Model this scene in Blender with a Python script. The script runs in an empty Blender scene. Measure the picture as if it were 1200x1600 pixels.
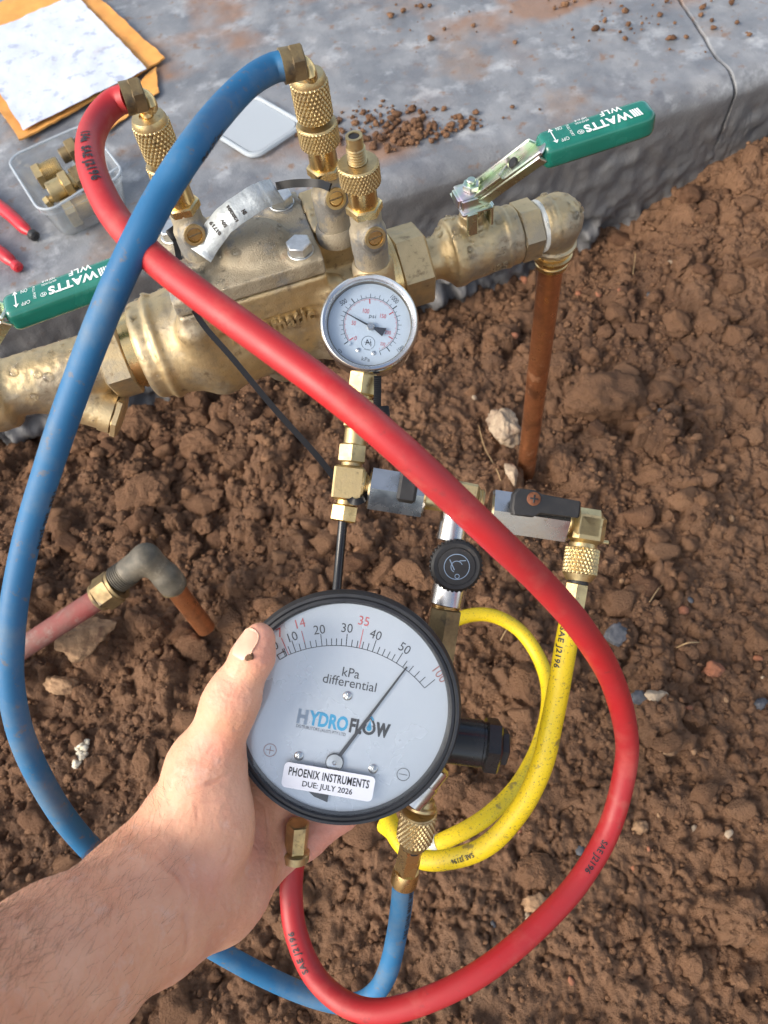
import bpy, math, random
import numpy as np
from mathutils import Matrix, Vector
random.seed(7); np.random.seed(7)
SC = bpy.context.scene
COL = SC.collection

# ------------------------------------------------------------------ camera, world, sun, exposure
FOC = 1202.0                     # focal length in pixels of the 1200 x 1600 photograph
CAM_H = 0.68                     # camera height above the datum (m)
_n = np.array([140., 700., 1202.]); _n /= np.linalg.norm(_n)      # straight down, in camera axes
_y = np.array([0, 0, 1.]) - _n[2] * _n; _y /= np.linalg.norm(_y)
_x = np.cross(_y, -_n)
RCAM = np.array([_x, _y, -_n])   # camera axes (right, down, forward) -> world
CPOS = np.array([0, 0, CAM_H])
cam_d = bpy.data.cameras.new('camera'); cam = bpy.data.objects.new('camera', cam_d); COL.objects.link(cam)
cam_d.sensor_fit = 'VERTICAL'; cam_d.sensor_height = 36.0; cam_d.lens = FOC / 1600 * 36.0
cam_d.clip_start = 0.01; cam_d.clip_end = 500
cam_d.dof.use_dof = True; cam_d.dof.focus_distance = 0.44; cam_d.dof.aperture_fstop = 15.0
_m = np.eye(4); _m[:3, 0] = RCAM[:, 0]; _m[:3, 1] = -RCAM[:, 1]; _m[:3, 2] = -RCAM[:, 2]; _m[:3, 3] = CPOS
cam.matrix_world = Matrix(_m.tolist()); SC.camera = cam

SUN_EL, SUN_AZ = math.radians(34), math.radians(252)      # azimuth clockwise from +Y: fairly low, from the left
world = bpy.data.worlds.new('World'); SC.world = world; world.use_nodes = True
wn = world.node_tree; wn.nodes.clear()
sky = wn.nodes.new('ShaderNodeTexSky'); sky.sky_type = 'NISHITA'; sky.sun_disc = False
sky.sun_elevation = SUN_EL; sky.sun_rotation = SUN_AZ; sky.air_density = 1.0; sky.dust_density = 2.5; sky.ozone_density = 1.0
bg = wn.nodes.new('ShaderNodeBackground'); bg.inputs[1].default_value = 0.135
wo = wn.nodes.new('ShaderNodeOutputWorld'); # broken cloud over the clear sky
wtc = wn.nodes.new('ShaderNodeTexCoord'); wno = wn.nodes.new('ShaderNodeTexNoise'); wno.inputs['Scale'].default_value = 2.4; wno.inputs['Detail'].default_value = 7; wn.links.new(wtc.outputs['Generated'], wno.inputs['Vector'])
wmr = wn.nodes.new('ShaderNodeMapRange'); wmr.inputs[1].default_value = .42; wmr.inputs[2].default_value = .62; wmr.inputs[4].default_value = .85; wn.links.new(wno.outputs['Fac'], wmr.inputs[0])
wbw = wn.nodes.new('ShaderNodeRGBToBW'); wn.links.new(sky.outputs[0], wbw.inputs[0]); wma = wn.nodes.new('ShaderNodeMath'); wma.operation = 'MULTIPLY'; wma.inputs[1].default_value = 1.7; wn.links.new(wbw.outputs[0], wma.inputs[0])
wmx = wn.nodes.new('ShaderNodeMix'); wmx.data_type = 'RGBA'; wn.links.new(wmr.outputs[0], wmx.inputs[0]); wn.links.new(sky.outputs[0], wmx.inputs[6]); wn.links.new(wma.outputs[0], wmx.inputs[7]); wn.links.new(wmx.outputs[2], bg.inputs[0]); wn.links.new(bg.outputs[0], wo.inputs[0])
sun_d = bpy.data.lights.new('sun', 'SUN'); sun_d.energy = 1.3; sun_d.angle = math.radians(28); sun_d.color = (1, .86, .68)
sun = bpy.data.objects.new('sun', sun_d); COL.objects.link(sun)
_sd = Vector((math.sin(SUN_AZ) * math.cos(SUN_EL), math.cos(SUN_AZ) * math.cos(SUN_EL), math.sin(SUN_EL)))
sun.rotation_euler = _sd.to_track_quat('Z', 'Y').to_euler()
SC.view_settings.view_transform = 'Standard'; SC.view_settings.look = 'None'
SC.view_settings.exposure = 1.08; SC.view_settings.gamma = 1.0; SC.view_settings.use_curve_mapping = False
SC.render.engine = 'CYCLES'; SC.cycles.max_bounces = 8; SC.cycles.transparent_max_bounces = 12

def ray(px, py): return RCAM @ np.array([(px - 600) / FOC, (py - 800) / FOC, 1.])
def at(px, py, d): return CPOS + ray(px, py) * d                       # the place seen there at that distance
def atz(px, py, z): r = ray(px, py); return CPOS + r * (z - CAM_H) / r[2]   # the place seen there at that height
def proj(P):
    c = (np.asarray(P) - CPOS) @ RCAM
    return np.stack([600 + FOC * c[..., 0] / c[..., 2], 800 + FOC * c[..., 1] / c[..., 2], c[..., 2]], -1)

# ------------------------------------------------------------------ noise
def _h(i, j, k, s):
    v = (i * 374761393 + j * 668265263 + k * 2147483647 + s * 1274126177) & 0xffffffff
    v = ((v ^ (v >> 13)) * 1274126177) & 0xffffffff
    v = ((v ^ (v >> 16)) * 2246822519) & 0xffffffff
    return ((v ^ (v >> 15)) & 0xffff) / 65535.0
def noise3(P, s=0):
    P = np.asarray(P, float); I = np.floor(P).astype(np.int64); f = P - I; f = f * f * (3 - 2 * f)
    i, j, k = I[..., 0], I[..., 1], I[..., 2]; x, y, z = f[..., 0], f[..., 1], f[..., 2]; r = 0
    for a in (0, 1):
        for b in (0, 1):
            for c in (0, 1):
                r = r + _h(i + a, j + b, k + c, s) * (x if a else 1 - x) * (y if b else 1 - y) * (z if c else 1 - z)
    return r * 2 - 1
def fbm(P, o=4, s=0, g=.5):
    P = np.asarray(P, float); r = 0; a = 1
    for q in range(o): r = r + a * noise3(P, s + q); P = P * 2.03 + 7.3; a *= g
    return r
def sst(a, b, x): t = np.clip((x - a) / (b - a), 0, 1); return t * t * (3 - 2 * t)

# ------------------------------------------------------------------ materials
def nd(t, typ, **kw):
    n = t.nodes.new(typ)
    for k, v in kw.items(): setattr(n, k, v)
    return n
def pmat(name, c1, c2=None, scale=60, rough=.5, rough2=None, metal=0., bump=0., bscale=300, bdist=.001, spots=None, sss=0, coat=0,
         detail=4, lo=.35, hi=.65, spec=.5, attr=None, bump2=None):
    m = bpy.data.materials.new(name); m.use_nodes = True; t = m.node_tree; b = t.nodes['Principled BSDF']; L = t.links.new
    tc = nd(t, 'ShaderNodeTexCoord')
    def noise(s, d=4, rr=.6):
        n = nd(t, 'ShaderNodeTexNoise'); n.inputs['Scale'].default_value = s; n.inputs['Detail'].default_value = d
        n.inputs['Roughness'].default_value = rr; L(tc.outputs['Object'], n.inputs['Vector']); return n.outputs['Fac']
    def rng(f, a, z, o0=0, o1=1):
        r = nd(t, 'ShaderNodeMapRange'); r.inputs[1].default_value = a; r.inputs[2].default_value = z
        r.inputs[3].default_value = o0; r.inputs[4].default_value = o1; L(f, r.inputs[0]); return r.outputs[0]
    def mix(f, a, z):
        x = nd(t, 'ShaderNodeMix', data_type='RGBA'); L(f, x.inputs[0])
        for v, s in ((a, x.inputs[6]), (z, x.inputs[7])):
            if isinstance(v, tuple): s.default_value = (*v, 1)
            else: L(v, s)
        return x.outputs[2]
    b.inputs['Base Color'].default_value = (*c1, 1); b.inputs['Roughness'].default_value = rough; b.inputs['Metallic'].default_value = metal
    b.inputs['Specular IOR Level'].default_value = spec
    c = None
    if c2 is not None:
        n = noise(scale, detail); f = rng(n, lo, hi); c = mix(f, c1, c2)
        if rough2 is not None: L(rng(n, lo, hi, rough, rough2), b.inputs['Roughness'])
    for sp in (spots or []):                        # (colour, scale, threshold, softness, strength)
        col, s, th, so, st = sp
        f = rng(noise(s, 5, .65), th, th + so, 0, st); c = mix(f, c if c is not None else c1, col)
    for (an, col, st) in (attr or []):
        a = nd(t, 'ShaderNodeAttribute', attribute_name=an); f = rng(a.outputs['Fac'], 0, 1, 0, st); c = mix(f, c if c is not None else c1, col)
    if c is not None: L(c, b.inputs['Base Color'])
    if bump:
        bp = nd(t, 'ShaderNodeBump'); bp.inputs['Strength'].default_value = bump; bp.inputs['Distance'].default_value = bdist
        L(noise(bscale, 6, .65), bp.inputs['Height']); last = bp
        if bump2:
            b2 = nd(t, 'ShaderNodeBump'); b2.inputs['Strength'].default_value = bump2[0]; b2.inputs['Distance'].default_value = bump2[2]
            L(noise(bump2[1], 3), b2.inputs['Height']); L(bp.outputs[0], b2.inputs['Normal']); last = b2
        L(last.outputs[0], b.inputs['Normal'])
    if sss:
        b.inputs['Subsurface Weight'].default_value = sss; b.inputs['Subsurface Radius'].default_value = (1, .35, .2); b.inputs['Subsurface Scale'].default_value = .004
    if coat: b.inputs['Coat Weight'].default_value = coat; b.inputs['Coat Roughness'].default_value = .08
    return m
def clear_mat(name, tint, ior, rough, amt=None, white=0., wcol=(.8, .82, .85)):   # clear sheet: see-through plus Fresnel gloss, a little milky
    m = bpy.data.materials.new(name); m.use_nodes = True; t = m.node_tree; t.nodes.clear(); L = t.links.new
    o = nd(t, 'ShaderNodeOutputMaterial'); tr = nd(t, 'ShaderNodeBsdfTransparent'); tr.inputs[0].default_value = (*tint, 1)
    gl = nd(t, 'ShaderNodeBsdfGlossy'); gl.inputs['Roughness'].default_value = rough
    fr = nd(t, 'ShaderNodeFresnel'); ge = nd(t, 'ShaderNodeNewGeometry'); mr = nd(t, 'ShaderNodeMapRange'); mr.inputs[3].default_value = ior; mr.inputs[4].default_value = 1 / ior; L(ge.outputs['Backfacing'], mr.inputs[0]); L(mr.outputs[0], fr.inputs[0])   # the same gloss on both faces of the thin sheet
    mx = nd(t, 'ShaderNodeMixShader'); L(fr.outputs[0], mx.inputs[0]); L(gl.outputs[0], mx.inputs[2])
    if white:
        df = nd(t, 'ShaderNodeBsdfDiffuse'); df.inputs[0].default_value = (*wcol, 1); m2 = nd(t, 'ShaderNodeMixShader'); m2.inputs[0].default_value = white
        L(tr.outputs[0], m2.inputs[1]); L(df.outputs[0], m2.inputs[2]); L(m2.outputs[0], mx.inputs[1])
    else: L(tr.outputs[0], mx.inputs[1])
    L(mx.outputs[0], o.inputs[0]); return m

M = {}
M['soil'] = pmat('soil', (.176, .094, .053), (.106, .057, .034), 28, .9, None, 0, 1.0, 420, .0050,
                 spots=[((.155, .095, .062), 9, .52, .2, .7), ((.075, .043, .027), 60, .58, .15, .4), ((.15, .095, .062), 190, .56, .10, .6), ((.25, .165, .11), 700, .60, .06, .6), ((.06, .035, .022), 420, .60, .08, .5), ((.30, .22, .15), 330, .72, .05, .8)],
                 attr=[('wet', (.115, .078, .056), .8), ('tone', (.25, .138, .078), .85)], bump2=(.5, 1500, .0004), spec=.25)
M['clod'] = pmat('clod_soil', (.170, .088, .050), (.112, .059, .034), 70, .92, None, 0, 1.0, 500, .0045,
                 spots=[((.26, .16, .10), 300, .70, .06, .7)], attr=[('tone', (.27, .150, .084), .95)], bump2=(.5, 1500, .0004), spec=.2)
M['stone_tan'] = pmat('tan_stone', (.36, .22, .12), (.20, .115, .06), 60, .85, None, 0, .8, 300, .002, spots=[((.12, .06, .035), 90, .56, .1, .8)])
M['stone_pale'] = pmat('pale_stone', (.46, .36, .25), (.26, .18, .12), 50, .8, None, 0, .8, 300, .002, spots=[((.14, .075, .045), 70, .58, .1, .8)])
M['stone_red'] = pmat('red_stone', (.34, .13, .065), (.19, .08, .045), 60, .85, None, 0, .8, 300, .002)
M['stone_dark'] = pmat('dark_stone', (.06, .065, .075), (.10, .10, .11), 90, .6, None, 0, .5, 400, .001, spots=[((.13, .075, .05), 120, .6, .1, .7)])
M['white_crumb'] = pmat('white_crumb', (.72, .68, .55), (.5, .42, .3), 200, .9, None, 0, .6, 500, .001)
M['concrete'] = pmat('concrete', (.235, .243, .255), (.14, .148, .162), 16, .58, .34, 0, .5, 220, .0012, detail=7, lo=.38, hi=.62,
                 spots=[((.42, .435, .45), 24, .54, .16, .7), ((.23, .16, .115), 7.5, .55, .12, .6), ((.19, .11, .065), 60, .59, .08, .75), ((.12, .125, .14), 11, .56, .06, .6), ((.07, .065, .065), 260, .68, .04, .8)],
                 attr=[('face', (.110, .108, .108), .9), ('mud', (.24, .135, .08), .85)], bump2=(.45, 520, .0012))  # face: darker damp front, with its weaker skylight also put into the colour
M['brass_cast'] = pmat('cast_brass', (.66, .51, .285), (.50, .39, .225), 35, .38, .58, .82, .5, 900, .0006,
                 spots=[((.34, .30, .235), 20, .47, .12, .75), ((.17, .11, .06), 70, .60, .08, .65), ((.12, .08, .05), 420, .66, .05, .6)], bump2=(.15, 150, .0010))
M['brass_dusty'] = pmat('dusty_cast_brass', (.40, .345, .25), (.31, .26, .18), 45, .62, .48, .35, .9, 900, .0008,
                 spots=[((.20, .20, .195), 26, .52, .06, .85), ((.24, .155, .09), 55, .58, .1, .6), ((.15, .10, .065), 400, .64, .05, .6)])
M['brass'] = pmat('machined_brass', (.82, .60, .28), (.62, .44, .20), 90, .22, .36, 1, .15, 600, .0004, spots=[((.30, .19, .08), 160, .58, .1, .5)])
M['brass_old'] = pmat('dull_brass', (.66, .51, .25), (.48, .37, .20), 120, .33, .48, .95, .3, 700, .0004, spots=[((.22, .16, .09), 200, .58, .08, .6)])
M['brass_dark'] = pmat('tarnished_brass', (.32, .24, .12), (.19, .135, .07), 90, .45, .58, .75, .3, 500, .0005, spots=[((.07, .06, .05), 70, .55, .1, .7)])
M['chrome'] = pmat('worn_chrome', (.70, .70, .70), (.55, .54, .52), 70, .16, .3, 1, .08, 300, .0003, spots=[((.35, .28, .2), 150, .64, .06, .6)])
M['zinc'] = pmat('iridescent_zinc', (.74, .72, .58), (.58, .74, .58), 40, .22, .34, 1, .1, 300, .0003, spots=[((.78, .62, .72), 35, .50, .12, .8), ((.62, .55, .30), 55, .6, .1, .7)])
M['bolt'] = pmat('zinc_bolt', (.66, .68, .68), (.48, .50, .50), 150, .3, .45, .9, .3, 500, .0005)
M['copper'] = pmat('copper_pipe', (.62, .26, .115), (.40, .15, .065), 60, .26, .5, .85, .15, 400, .0004, spots=[((.20, .09, .05), 26, .52, .12, .7), ((.75, .40, .22), 60, .60, .08, .6), ((.55, .40, .28), 500, .68, .05, .7)])
M['red_pipe'] = pmat('dirty_red_pipe', (.22, .045, .04), (.17, .085, .07), 30, .75, None, 0, .6, 250, .001, spots=[((.24, .19, .16), 45, .57, .1, .6)])
M['grey_pipe'] = pmat('grey_fitting', (.085, .078, .062), (.17, .145, .105), 60, .65, .5, .2, .5, 400, .0006, spots=[((.30, .25, .18), 60, .6, .08, .6)])
M['red'] = pmat('red_rubber', (.42, .016, .020), (.35, .018, .022), 25, .42, .55, 0, .2, 1400, .0003, spots=[((.50, .13, .10), 34, .52, .2, .35), ((.20, .03, .03), 130, .62, .06, .5), ((.45, .24, .17), 18, .60, .12, .35)])
M['blue'] = pmat('blue_rubber', (.006, .100, .235), (.014, .125, .275), 25, .55, .66, 0, .2, 1400, .0003, spots=[((.13, .17, .20), 26, .48, .2, .55), ((.15, .115, .085), 170, .60, .07, .55), ((.19, .16, .13), 12, .58, .12, .4)])
M['yellow'] = pmat('yellow_rubber', (.78, .57, .010), (.70, .50, .010), 30, .45, .55, 0, .2, 900, .0004, spots=[((.40, .30, .04), 45, .56, .14, .45), ((.16, .12, .04), 700, .57, .06, .7), ((.14, .10, .05), 70, .61, .06, .7)])
M['black'] = pmat('black_plastic', (.010, .010, .011), (.020, .019, .019), 90, .5, .6, 0, .2, 300, .0004, spots=[((.10, .075, .055), 130, .62, .08, .4)])
M['tie'] = pmat('black_tie', (.006, .006, .007), rough=.4, spec=.3)
M['black_gloss'] = pmat('gloss_black', (.008, .009, .011), (.015, .015, .016), 60, .18, .3, 0)
M['rubber'] = pmat('rim_rubber', (.016, .018, .022), (.026, .028, .032), 60, .42, .55, 0, .1, 600, .0003, spots=[((.09, .07, .055), 90, .62, .1, .35)])
M['ink'] = pmat('black_ink', (.018, .018, .022), rough=.5)
M['ink_red'] = pmat('red_ink', (.55, .07, .07), rough=.5)
M['ink_blue'] = pmat('blue_ink', (.02, .33, .60), rough=.5)
M['ink_pale'] = pmat('pale_ink', (.20, .27, .37), rough=.5)
M['ink_white'] = pmat('white_ink', (.75, .78, .76), rough=.6)
M['ink_rust'] = pmat('rust_ink', (.30, .11, .09), rough=.5)
M['dial'] = pmat('silver_dial', (.56, .605, .67), (.60, .64, .70), 20, .22, .30, .35, spots=[((.40, .40, .40), 160, .70, .03, .5)])
M['dial_white'] = pmat('white_dial', (.52, .60, .70), rough=.5)
M['sticker'] = pmat('sticker', (.78, .80, .86), rough=.4)
M['glass'] = clear_mat('gauge_glass', (.97, .98, .98), 1.62, .01)
M['tub'] = clear_mat('clear_plastic', (.90, .92, .93), 1.5, .10, white=.13)
M['lid'] = clear_mat('frosted_plastic', (.9, .92, .93), 1.45, .25, white=.60, wcol=(.55, .60, .64))
M['drop'] = pmat('water', (.97, .98, .98), rough=.0); _b = M['drop'].node_tree.nodes['Principled BSDF']; _b.inputs['Transmission Weight'].default_value = 1; _b.inputs['IOR'].default_value = 1.33
M['green'] = pmat('green_vinyl', (.006, .135, .095), (.006, .16, .115), 25, .2, .3, 0, .12, 200, .0006, spots=[((.02, .20, .15), 60, .56, .08, .5)], coat=.5)
M['envelope'] = pmat('kraft_envelope', (.70, .33, .075), (.62, .27, .06), 30, .7, None, 0, .5, 60, .002, spots=[((.45, .18, .05), 25, .60, .1, .5)])
M['paper'] = pmat('stained_paper', (.58, .62, .70), (.50, .55, .64), 20, .75, None, 0, .5, 50, .002, detail=8, spots=[((.25, .29, .40), 40, .57, .05, .55), ((.42, .38, .38), 22, .59, .08, .4)])
M['tag'] = pmat('aluminium_tag', (.56, .61, .63), (.44, .48, .50), 120, .42, .55, .35, .8, 260, .0012)
M['tape'] = pmat('thread_tape', (.82, .82, .76), (.68, .66, .56), 90, .7, None, 0, .3, 300, .0005)
M['tool_red'] = pmat('tool_grip', (.55, .02, .03), (.45, .02, .03), 60, .35)
M['rust'] = pmat('rusty_screw', (.12, .04, .02), (.22, .09, .04), 300, .7, None, .4)
M['straw'] = pmat('dry_straw', (.48, .33, .17), (.36, .23, .11), 90, .8)
M['nail'] = pmat('thumb_nail', (.78, .43, .30), (.72, .37, .25), 60, .34, None, 0, .15, 200, .0003, sss=.25)
M['hair'] = pmat('arm_hair', (.15, .085, .045), rough=.5)
M['skin'] = pmat('skin', (.76, .415, .265), (.68, .33, .20), 45, .48, .56, 0, .35, 900, .0005, detail=6,
                 spots=[((.66, .30, .205), 14, .50, .18, .5), ((.72, .50, .40), 60, .58, .1, .4), ((.50, .27, .17), 150, .66, .05, .45)],
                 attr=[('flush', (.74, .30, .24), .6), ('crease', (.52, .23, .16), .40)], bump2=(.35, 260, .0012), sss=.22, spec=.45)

# ------------------------------------------------------------------ mesh helpers
def merge(*gs):
    V = []; F = []; o = 0
    for v, f in gs:
        v = np.asarray(v, float); V.append(v); F += [tuple(i + o for i in q) for q in f]; o += len(v)
    return (np.concatenate(V), F)
def xf(g, mt): v = np.asarray(g[0], float); mt = np.asarray(mt); return (v @ mt[:3, :3].T + mt[:3, 3], g[1])
def mv(g, x=0, y=0, z=0): return (np.asarray(g[0], float) + np.array([x, y, z]), g[1])
def fr(o, z, x=None):                                # frame with local z along `z`
    z = np.asarray(z, float); z = z / np.linalg.norm(z)
    a = np.array([0, 0, 1.]) if x is None else np.asarray(x, float)
    if abs(a @ z) > .98: a = np.array([1., 0, 0])
    a = a - (a @ z) * z; a /= np.linalg.norm(a); b = np.cross(z, a); m = np.eye(4); m[:3, 0] = a; m[:3, 1] = b; m[:3, 2] = z; m[:3, 3] = o; return m
def make(name, g, mat, parent=None, smooth=True, sharp=38, mw=None, attrs=None):
    V, F = g; V = np.asarray(V, float); me = bpy.data.meshes.new(name)
    if isinstance(F, np.ndarray):
        nf, k = F.shape; me.vertices.add(len(V)); me.vertices.foreach_set('co', V.ravel()); me.loops.add(nf * k); me.loops.foreach_set('vertex_index', F.astype(np.int32).ravel())
        me.polygons.add(nf); me.polygons.foreach_set('loop_start', np.arange(0, nf * k, k, dtype=np.int32)); me.polygons.foreach_set('loop_total', np.full(nf, k, dtype=np.int32)); me.update(calc_edges=True)
    else:
        me.from_pydata(V.tolist(), [], F); me.update()
    for k, a in (attrs or {}).items(): me.attributes.new(k, 'FLOAT', 'POINT').data.foreach_set('value', np.asarray(a, np.float32))
    if smooth:
        me.polygons.foreach_set('use_smooth', np.ones(len(me.polygons), bool))
        if sharp: me.set_sharp_from_angle(angle=math.radians(sharp))
    me.materials.append(mat); o = bpy.data.objects.new(name, me); COL.objects.link(o)
    if parent is not None: o.parent = parent
    if mw is not None: o.matrix_world = Matrix(np.asarray(mw).tolist())
    return o
def tag(o, label, cat=None, group=None, kind=None):
    if label: o['label'] = label
    if cat: o['category'] = cat
    if group: o['group'] = group
    if kind: o['kind'] = kind
    return o
def thing(name, mt, label, cat, group=None):
    o = bpy.data.objects.new(name, None); COL.objects.link(o); o.empty_display_size = .02
    o.matrix_world = Matrix(np.asarray(mt).tolist()); return tag(o, label, cat, group)
def tl(o): m = np.eye(4); m[:3, 3] = o; return m
def copy_tree(o, parent=None):
    c = o.copy(); COL.objects.link(c)
    if parent is not None: c.parent = parent
    for ch in list(o.children): copy_tree(ch, c)
    return c

def lathe(prof, n=40, close=True):
    p = np.asarray(prof, float); a = np.linspace(0, 2 * np.pi, n, endpoint=False); V = []; F = []
    for r, z in p: V.append(np.stack([r * np.cos(a), r * np.sin(a), np.full(n, z)], 1))
    V = np.concatenate(V); m = len(p)
    for i in range(m - 1):
        for j in range(n):
            k = (j + 1) % n; F.append((i * n + j, i * n + k, (i + 1) * n + k, (i + 1) * n + j))
    if close: F.append(tuple(range(n - 1, -1, -1))); F.append(tuple((m - 1) * n + j for j in range(n)))
    return (V, F)
def cyl(r, z0, z1, n=36, b=None):
    b = min(.0006, r * .2, abs(z1 - z0) * .3) if b is None else b
    return lathe([(r - b, z0), (r, z0 + b), (r, z1 - b), (r - b, z1)], n)
def ring(r0, r1, z0, z1, n=40):                       # a tube with a wall
    p = [(r0, z0), (r1, z0), (r1, z1), (r0, z1), (r0, z0)]; return lathe(p, n, False)
def hexp(af, z0, z1, ch=None, n=6, rot=0):            # hexagon across flats, chamfered corners
    R = af / 2 / math.cos(math.pi / n); ch = R * .08 if ch is None else ch; a = np.arange(n) * 2 * np.pi / n + rot; V = []; F = []
    for s, z in ((R - ch, z0), (R, z0 + ch * .7), (R, z1 - ch * .7), (R - ch, z1)): V.append(np.stack([s * np.cos(a), s * np.sin(a), np.full(n, z)], 1))
    V = np.concatenate(V)
    for i in range(3):
        for j in range(n): k = (j + 1) % n; F.append((i * n + j, i * n + k, (i + 1) * n + k, (i + 1) * n + j))
    F.append(tuple(range(n - 1, -1, -1))); F.append(tuple(3 * n + j for j in range(n))); return (V, F)
def knurl(r, z0, z1, k=26, dep=.0007):                # diamond knurl between two chamfers
    n = k * 6; L = z1 - z0; pitch = 2 * np.pi * r / k; m = max(8, int(L / pitch * 6)); a = np.linspace(0, 2 * np.pi, n, endpoint=False); V = []; F = []
    zs = np.concatenate([[0], np.linspace(.0006, L - .0006, m), [L]])
    for q, z in enumerate(zs):
        u = a * k / (2 * np.pi); w = z / pitch * .58
        d1 = np.abs(((u + w) % 1) - .5) * 2; d2 = np.abs(((u - w) % 1) - .5) * 2
        h = np.minimum(np.clip(d1 * 2.2 - .3, 0, 1), np.clip(d2 * 2.2 - .3, 0, 1)) * dep
        rr = (r - .0009 if q in (0, len(zs) - 1) else r - dep + h)
        V.append(np.stack([rr * np.cos(a), rr * np.sin(a), np.full(n, z0 + z)], 1))
    V = np.concatenate(V); mm = len(zs)
    for i in range(mm - 1):
        for j in range(n): kk = (j + 1) % n; F.append((i * n + j, i * n + kk, (i + 1) * n + kk, (i + 1) * n + j))
    F.append(tuple(range(n - 1, -1, -1))); F.append(tuple((mm - 1) * n + j for j in range(n))); return (V, F)
def thread(r, z0, z1, pitch=.0014, dep=.0007, n=36):
    p = [(r - dep, z0)]; z = z0
    while z + pitch <= z1 + 1e-6: p += [(r - dep, z + pitch * .12), (r, z + pitch * .45), (r, z + pitch * .6), (r - dep, z + pitch * .92)]; z += pitch
    p.append((r - dep, z1)); return lathe(p, n)
def rbox(sx, sy, sz, b=.001):                         # box with chamfered edges, centred
    V = []; F = []
    for z, i in ((-sz / 2, b), (-sz / 2 + b, 0), (sz / 2 - b, 0), (sz / 2, b)):
        x, y = sx / 2 - i, sy / 2 - i; c = b
        V += [(-x + c, -y, z), (x - c, -y, z), (x, -y + c, z), (x, y - c, z), (x - c, y, z), (-x + c, y, z), (-x, y - c, z), (-x, -y + c, z)]
    for i in range(3):
        for j in range(8): k = (j + 1) % 8; F.append((i * 8 + j, i * 8 + k, (i + 1) * 8 + k, (i + 1) * 8 + j))
    F.append(tuple(range(7, -1, -1))); F.append(tuple(24 + j for j in range(8))); return (np.array(V), F)
def prism(poly, z0, z1, b=0):                         # extruded outline (x, y), counter-clockwise
    P = np.asarray(poly, float); n = len(P); c = P.mean(0); V = []; F = []
    def lay(z, s): return [(*(p + (c - p) / max(np.linalg.norm(c - p), 1e-9) * s), z) for p in P]
    rows = [lay(z0, b), lay(z0 + b, 0), lay(z1 - b, 0), lay(z1, b)] if b else [lay(z0, 0), lay(z1, 0)]
    for r in rows: V += r
    m = len(rows)
    for i in range(m - 1):
        for j in range(n): k = (j + 1) % n; F.append((i * n + j, i * n + k, (i + 1) * n + k, (i + 1) * n + j))
    F.append(tuple(range(n - 1, -1, -1))); F.append(tuple((m - 1) * n + j for j in range(n))); return (np.array(V), F)
def rrect(x0, y0, x1, y1, r, n=5):
    P = []
    for cx, cy, a0 in ((x1 - r, y0 + r, -90), (x1 - r, y1 - r, 0), (x0 + r, y1 - r, 90), (x0 + r, y0 + r, 180)):
        for q in range(n + 1): a = math.radians(a0 + 90 * q / n); P.append((cx + r * math.cos(a), cy + r * math.sin(a)))
    return P
def spline(P, n=12):                                  # Catmull-Rom through points, then even spacing
    P = np.asarray(P, float); Q = np.vstack([2 * P[0] - P[1], P, 2 * P[-1] - P[-2]]); out = []
    for i in range(1, len(Q) - 2):
        a, b, c, d = Q[i - 1:i + 3]
        for t in np.linspace(0, 1, n, endpoint=False): out.append(.5 * (2 * b + (c - a) * t + (2 * a - 5 * b + 4 * c - d) * t * t + (3 * b - a - 3 * c + d) * t ** 3))
    out.append(P[-1]); return np.array(out)
def resample(C, step):
    s = np.concatenate([[0], np.cumsum(np.linalg.norm(np.diff(C, axis=0), axis=1))]); m = max(2, int(s[-1] / step)); t = np.linspace(0, s[-1], m + 1)
    return np.stack([np.interp(t, s, C[:, i]) for i in range(3)], 1)
def frames(C):
    T = np.gradient(C, axis=0); T /= np.linalg.norm(T, axis=1)[:, None]; a = np.cross(T[0], [0, 0, 1.]);
    if np.linalg.norm(a) < .1: a = np.cross(T[0], [1., 0, 0])
    a /= np.linalg.norm(a); N = [a]
    for i in range(1, len(C)): a = N[-1] - (N[-1] @ T[i]) * T[i]; N.append(a / np.linalg.norm(a))
    N = np.array(N); return T, N, np.cross(T, N)
def sweep(C, r, n=20, rfun=None, caps=True, sec=None):
    T, N, B = frames(C); a = np.linspace(0, 2 * np.pi, n, endpoint=False)
    if sec is None: sx, sy = np.cos(a), np.sin(a)
    else: sec = np.asarray(sec, float); sx, sy = sec[:, 0], sec[:, 1]; n = len(sec)
    rr = np.full(len(C), r) if rfun is None else rfun
    V = (C[:, None, :] + rr[:, None, None] * (sx[None, :, None] * N[:, None, :] + sy[None, :, None] * B[:, None, :])).reshape(-1, 3); F = []
    for i in range(len(C) - 1):
        for j in range(n): k = (j + 1) % n; F.append((i * n + j, i * n + k, (i + 1) * n + k, (i + 1) * n + j))
    if caps: F.append(tuple(range(n - 1, -1, -1))); F.append(tuple((len(C) - 1) * n + j for j in range(n)))
    return (V, F)
def strip(C, nrm, w, t):                              # flat strap along C, its broad side towards nrm
    T = np.gradient(C, axis=0); T /= np.linalg.norm(T, axis=1)[:, None]; nrm = np.asarray(nrm, float)
    if nrm.ndim == 1: nrm = np.tile(nrm, (len(C), 1))
    S = np.cross(T, nrm); S /= np.linalg.norm(S, axis=1)[:, None]; Nn = np.cross(S, T)
    V = np.stack([C + S * w / 2 - Nn * t / 2, C + S * w / 2 + Nn * t / 2, C - S * w / 2 + Nn * t / 2, C - S * w / 2 - Nn * t / 2], 1).reshape(-1, 3); F = []
    for i in range(len(C) - 1):
        for j in range(4): k = (j + 1) % 4; F.append((i * 4 + j, i * 4 + k, (i + 1) * 4 + k, (i + 1) * 4 + j))
    F += [(3, 2, 1, 0), tuple((len(C) - 1) * 4 + j for j in range(4))]; return (V, F)
_ico = {}
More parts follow.
